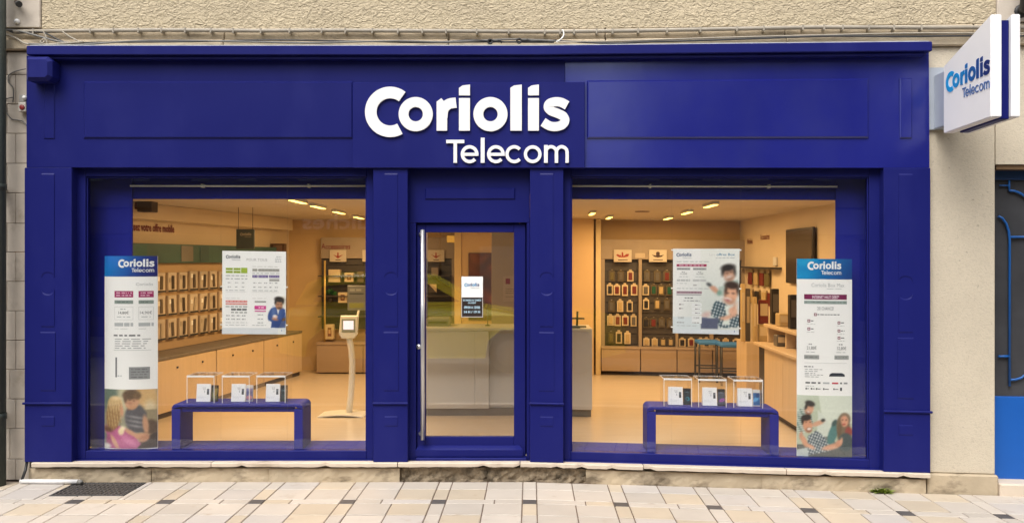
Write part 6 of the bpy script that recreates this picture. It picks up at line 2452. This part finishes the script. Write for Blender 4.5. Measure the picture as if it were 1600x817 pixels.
for x0, d0, w_, dp_, z0, h, m, nm, lab in goods:
    t = thing(nm, lab, "box" if nm == "display_box" else "handset", (x0 + w_ / 2, d0, z0))
    b = MB()
    b.box(x0, x0 + w_, d0, d0 + dp_, z0 + 0.001, z0 + h, bpy.data.materials[m], 0.008)
    b.build("body", t)
    b = MB()
    b.box(x0 + 0.012, x0 + w_ - 0.012, d0 - 0.004, d0 - 0.0004, z0 + h * 0.35, z0 + h * 0.85, case_back if m != "case_black" else cc[3])
    b.build("front_label", t)
for i, (d0, zz_, m) in enumerate(((4.9, 1.55, "case_red"), (4.6, 1.55, "case_cream"), (4.3, 1.55, "case_red"), (4.05, 1.55, "case_olive"), (4.9, 1.3, "case_cream"), (4.55, 1.3, "case_black"), (4.2, 1.3, "case_cream"), (3.9, 1.3, "case_red"))):
    t = thing("hook_pack", ("dull red", "pale cream", "bright red", "olive yellow", "cream", "black", "light cream", "dark red")[i] + " pack on the " + ("upper" if i < 4 else "lower") + " hooks of the television wall, " + ("nearest the cabinet corner", "second from the cabinet corner", "third from the cabinet corner", "nearest the television")[i % 4], "pack", (3.05, d0, zz_), "packs hooked on the television wall")
    b = MB()
    b.box(3.05, 3.07, d0, d0 + 0.18, zz_, zz_ + 0.17, bpy.data.materials[m], 0.006)
    b.build("blister", t)
    b = MB()
    b.box(3.071, 3.082, d0 + 0.03, d0 + 0.15, zz_ - 0.02, zz_ + 0.2, case_back)
    b.build("backing_card", t)
b = MB()
t = thing("wall_socket", "small pale fitting on the cream wall below the red words", "wall fitting", (3.09, 4.0, 1.88))
b.box(3.07, 3.0985, 3.78, 3.90, 1.82, 1.93, acrylic_edge, 0.005)
b.build("cover", t)

# ---- tablet stand ---------------------------------------------------------
dk_ = 1.95
cream_plastic = mat("cream_plastic", (0.72, 0.70, 0.62), rough=0.35, var=0.03)
xk = X(540, dk_)
t = thing("tablet_stand", "cream floor stand with a curved pole holding a small tablet", "tablet stand", (xk, dk_, FLOOR))
b = MB()
bx0_, bx1_ = X(500, dk_), X(571, dk_)
n = 10
vs, fs = [], []
for i in range(n + 1):
    u = i / n
    zz_ = FLOOR + 0.012 + 0.02 * sin(pi * u)
    xx = bx0_ + (bx1_ - bx0_) * u
    vs += [(xx, dk_ - 0.12, zz_), (xx, dk_ + 0.2, zz_), (xx, dk_ - 0.12, zz_ - 0.012), (xx, dk_ + 0.2, zz_ - 0.012)]
for i in range(n):
    o = 4 * i
    fs += [(o, o + 4, o + 5, o + 1), (o + 2, o + 3, o + 7, o + 6), (o, o + 2, o + 6, o + 4), (o + 1, o + 5, o + 7, o + 3)]
fs += [(0, 1, 3, 2), (4 * n, 4 * n + 2, 4 * n + 3, 4 * n + 1)]
b.add(vs, fs, cream_plastic)
b.build("base_plate", t)
b = MB()
P, R_ = [], []
for px, py in ((545, 648), (548, 620), (550, 590), (550.5, 565), (549, 545), (546, 530), (543, 515)):
    x, z = U(px, py, dk_ + 0.05)
    P.append((x, dk_ + 0.05, z))
    R_.append(0.034)
b.tube(P, R_, cream_plastic, 12)
b.build("pole", t)
b = MB()
x0, z1 = U(529, 493, dk_)
x1, z0 = U(560, 529, dk_)
b.prism([(x0 + 0.03, z0), (x1 - 0.05, z0), (x1 - 0.01, z0 + 0.05), (x1, z1), (x0 + 0.02, z1), (x0, z0 + 0.05)], dk_ + 0.03, dk_, cream_plastic, 0.01)
hd = b.build("head", t)
s = Sheet(lambda a, c, f: (x0 + (x1 - x0) * a, dk_ - f, z1 + (z0 - z1) * c))
b = MB()
b.box(x0 + (x1 - x0) * 0.16, x0 + (x1 - x0) * 0.84, dk_ - 0.004, dk_ - 0.0005, z1 + (z0 - z1) * 0.72, z1 + (z0 - z1) * 0.14, mat("tablet_bezel", (0.25, 0.27, 0.24), rough=0.3), 0.0015)
b.build("tablet", hd)
b = MB()
b.box(x0 + (x1 - x0) * 0.24, x0 + (x1 - x0) * 0.76, dk_ - 0.0052, dk_ - 0.0042, z1 + (z0 - z1) * 0.60, z1 + (z0 - z1) * 0.22, mat("lit_screen", (0.6, 0.55, 0.6), emit=((0.85, 0.78, 0.88), 0.55)))
b.build("screen", hd)
b = MB()
x0, z1 = U(543, 446, dk_ + 0.1)
x1, z0 = U(571, 485, dk_ + 0.1)
b.box(x0, x1, dk_ + 0.10, dk_ + 0.115, z0, z1, mat("grey_board", (0.17, 0.17, 0.15), rough=0.4), 0.003)
gb_ = b.build("header_board", t)
s = Sheet(lambda a, c, f: (x0 + (x1 - x0) * a, dk_ + 0.1 - f, z1 + (z0 - z1) * c))
s.words(0.12, 0.14, 0.85, 0.22, ink(150, 150, 140), 0.2)
s.rect(0.1, 0.3, 0.9, 0.36, ink(70, 72, 66))
s.words(0.15, 0.5, 0.8, 0.56, ink(110, 110, 100), 0.2, 3)
s.rect(0.1, 0.7, 0.9, 0.9, ink(130, 130, 70))
s.build("print", gb_)
b = MB()
b.tube([(x0 + 0.12, dk_ + 0.11, z0), (x0 + 0.10, dk_ + 0.07, z0 - 0.12)], 0.012, cream_plastic, 8)
b.build("board_arm", t)

# ================================================================== THE STREET BEHIND THE PHOTOGRAPHER (seen mirrored in the panes)
yellow = mat("yellow_car_paint", (0.92, 0.78, 0.02), rough=0.25, var=0.02, coat=0.6)
car_glass = mat("car_glass", (0.02, 0.022, 0.024), rough=0.08)
tyre = mat("tyre_rubber", (0.02, 0.02, 0.02), rough=0.8)
cy0, cy1 = -9.2, -7.6
zr = -0.138
ctr = -1.96
CS = 1.25
car = thing("parked_car", "yellow van parked at the far kerb, mirrored in the door glass", "car", (ctr, (cy0 + cy1) / 2, zr))
def car_section(prof, ya, yb_, m, name, inset=0.0):
    bb = MB()
    bb.prism([(ctr + x * CS, zr + z * CS) for x, z in prof], ya, yb_, m, 0.03)
    # rounded shoulders: the sides lean in above the bend
    zk = zr + (0.66 if name == "body" else 1.26) * CS
    zt_ = max(v.co.z for v in bb.bm.verts)
    for zz_ in (zk, zk + (zt_ - zk) * 0.5):
        bmesh.ops.bisect_plane(bb.bm, geom=list(bb.bm.verts) + list(bb.bm.edges) + list(bb.bm.faces), plane_co=(0, 0, zz_), plane_no=(0, 0, 1), dist=1e-5)
    yc_ = (ya + yb_) / 2
    for v in bb.bm.verts:
        if v.co.z > zk + 1e-4:
            q = (v.co.z - zk) / (zt_ - zk)
            v.co.y += (0.34 if name == "body" else 0.26) * q * q * (1 if v.co.y < yc_ else -1)
    return bb.build(name, car)
low = [(-1.95, 0.30), (-1.98, 0.62), (-1.86, 0.92), (-1.2, 0.96), (0.75, 0.95), (1.45, 0.84), (1.86, 0.66), (1.93, 0.32), (1.60, 0.24), (1.56, 0.46), (1.38, 0.62), (1.14, 0.62), (0.96, 0.46), (0.92, 0.22), (-0.92, 0.22), (-0.96, 0.46), (-1.14, 0.62), (-1.38, 0.62), (-1.56, 0.46), (-1.60, 0.24)]
car_section(low, cy0, cy1, yellow, "body")
cab_ = [(-1.80, 0.962), (-1.62, 1.28), (-1.25, 1.42), (-0.45, 1.45), (0.12, 1.38), (0.85, 0.952)]
car_section(cab_, cy0 + 0.30, cy1 - 0.30, yellow, "cabin")
for g in ([(-1.55, 1.0), (-1.42, 1.22), (-1.15, 1.25), (-0.62, 1.25), (-0.62, 1.0)], [(-0.54, 1.0), (-0.54, 1.25), (-0.15, 1.25), (0.12, 1.25), (0.55, 1.0)]):
    for sgn in (0, 1):
        bb = MB()
        ya, yb_ = (cy1 - 0.301, cy1 - 0.292) if sgn == 0 else (cy0 + 0.292, cy0 + 0.301)
        bb.prism([(ctr + x * CS, zr + z * CS) for x, z in g], yb_ if sgn == 0 else ya, ya if sgn == 0 else yb_, car_glass)
        bb.build("side_window", car)
for xw_ in (-1.26, 1.26):
    for yy in (cy1 - 0.02, cy0 + 0.22):
        bb = MB()
        bb.lathe((ctr + xw_ * CS, yy, zr + 0.36), [(0.19, 0), (0.34, 0.0), (0.36, 0.03), (0.36, 0.17), (0.34, 0.20), (0.19, 0.20)], tyre, 24, 'y')
        wh = bb.build("wheel", car)
        bb = MB()
        bb.lathe((ctr + xw_ * CS, yy + 0.008, zr + 0.36), [(0.06, 0), (0.23, 0.004), (0.24, 0.206), (0.06, 0.216)], mat("dark_rim", (0.10, 0.10, 0.10), rough=0.4) if "dark_rim" not in bpy.data.materials else bpy.data.materials["dark_rim"], 16, 'y')
        bb.build("rim", wh)
for yy in (cy1 - 0.30, cy0 + 0.30):
    bb = MB()
    bb.obox((ctr + 1.80 * CS, yy - 0.12, zr + 0.58 * CS), (0.10, 0, 0.0), (0, 0.24, 0), (-0.12, 0, 0.14), acrylic_edge, 0.02)
    bb.build("headlight", car)

grey_ren = stucco_mat("far_render", (0.15, 0.13, 0.105), scale=30, dist=0.006, strength=0.4, dark=0.1)
pale_ren = stucco_mat("far_pale_render", (0.17, 0.155, 0.13), scale=30, dist=0.006, strength=0.4, dark=0.1)
far_glass = mat("far_window_glass", (0.03, 0.034, 0.04), rough=0.08)
shut = mat("far_shutter", (0.22, 0.24, 0.25), rough=0.6)
def far_building(name, label, x0, x1, hgt, m, shopc, sign=None):
    t = thing(name, label, "building", ((x0 + x1) / 2, -14.5, 0))
    yfr = -13.6
    bb = MB()
    bb.box(x0, x1, -20, yfr - 0.004, 3.15, hgt, m)
    bb.build("upper_wall", t)
    bb = MB()
    bb.box(x0, x1, -20, yfr - 0.25, -0.05, 3.149, shopc)
    bb.build("shop_wall", t)
    bb = MB()
    bb.box(x0 + 0.1, x1 - 0.1, yfr - 0.249, yfr + 0.05, 2.5, 3.1, shopc, 0.01)
    fb = bb.build("shop_board", t)
    n = max(1, int((x1 - x0) / 2.6))
    for i in range(n):
        xc = x0 + (x1 - x0) * (i + 0.5) / n
        bb = MB()
        bb.box(xc - 0.95, xc + 0.95, yfr - 0.249, yfr - 0.20, 0.45, 2.4, far_glass)
        bb.build("shop_window", t)
        for k in range(int((hgt - 3.4) / 2.9)):
            zb_ = 3.8 + k * 2.9
            bb = MB()
            bb.box(xc - 0.5, xc + 0.5, yfr - 0.003, yfr + 0.02, zb_, zb_ + 1.7, far_glass)
            w = bb.build("window", t)
            for sg in (-1, 1):
                bb = MB()
                bb.box(xc + sg * 0.52 if sg > 0 else xc - 0.95, xc + 0.95 if sg > 0 else xc - 0.52, yfr - 0.003, yfr + 0.04, zb_ - 0.02, zb_ + 1.72, shut)
                bb.build("shutter", w)
    bb = MB()
    bb.box(x0 - 0.05, x1 + 0.05, -20, yfr + 0.35, hgt, hgt + 0.18, m)
    bb.build("eaves", t)
    if sign:
        vs, fs = text2d(sign, 0.02)
        xa_, xb_ = sign_x
        xw2 = max(v[0] for v in vs)
        bb = MB()
        bb.cl = True
        bb.add([(xb_ - v[0] / xw2 * (xb_ - xa_), yfr + 0.055, 2.62 + v[1] * 0.5) for v in vs], fs, white_paint)
        bb.build("shop_lettering", fb)
t = thing("far_house", "added unseen low block across the street, trimming the sky mirrored in the shop window", "building", (-0.75, -16, 0))  # added block: hides sky the window would mirror, leaves the fascia's
b = MB()
b.box(-2.28, 0.18, -19, -14.2, -0.05, 4.1, grey_ren)
b.build("wall", t)
b = MB()
b.box(-2.29, 0.19, -19, -14.0, 4.101, 4.25, mat("far_slate", (0.07, 0.07, 0.075), rough=0.7))
b.build("roof", t)
b = MB()
b.box(-1.3, -0.2, -14.199, -14.15, 0.0, 2.2, shut)
b.build("door", t)
sign_x = (-5.6, -3.6)
far_building("far_house", "grey rendered house across the street with a dark shop board", -18, -2.3, 8.4, grey_ren, mat("far_shop_brown", (0.07, 0.05, 0.04), rough=0.5), "quiches")
far_building("far_house", "pale rendered house across the street beyond the gap", 0.2, 8.0, 8.2, pale_ren, mat("far_shop_grey", (0.16, 0.16, 0.17), rough=0.5))
far_building("far_house", "tall grey house across the street at the far end", 8.1, 18.0, 9.5, grey_ren, mat("far_shop_green", (0.05, 0.08, 0.06), rough=0.5))
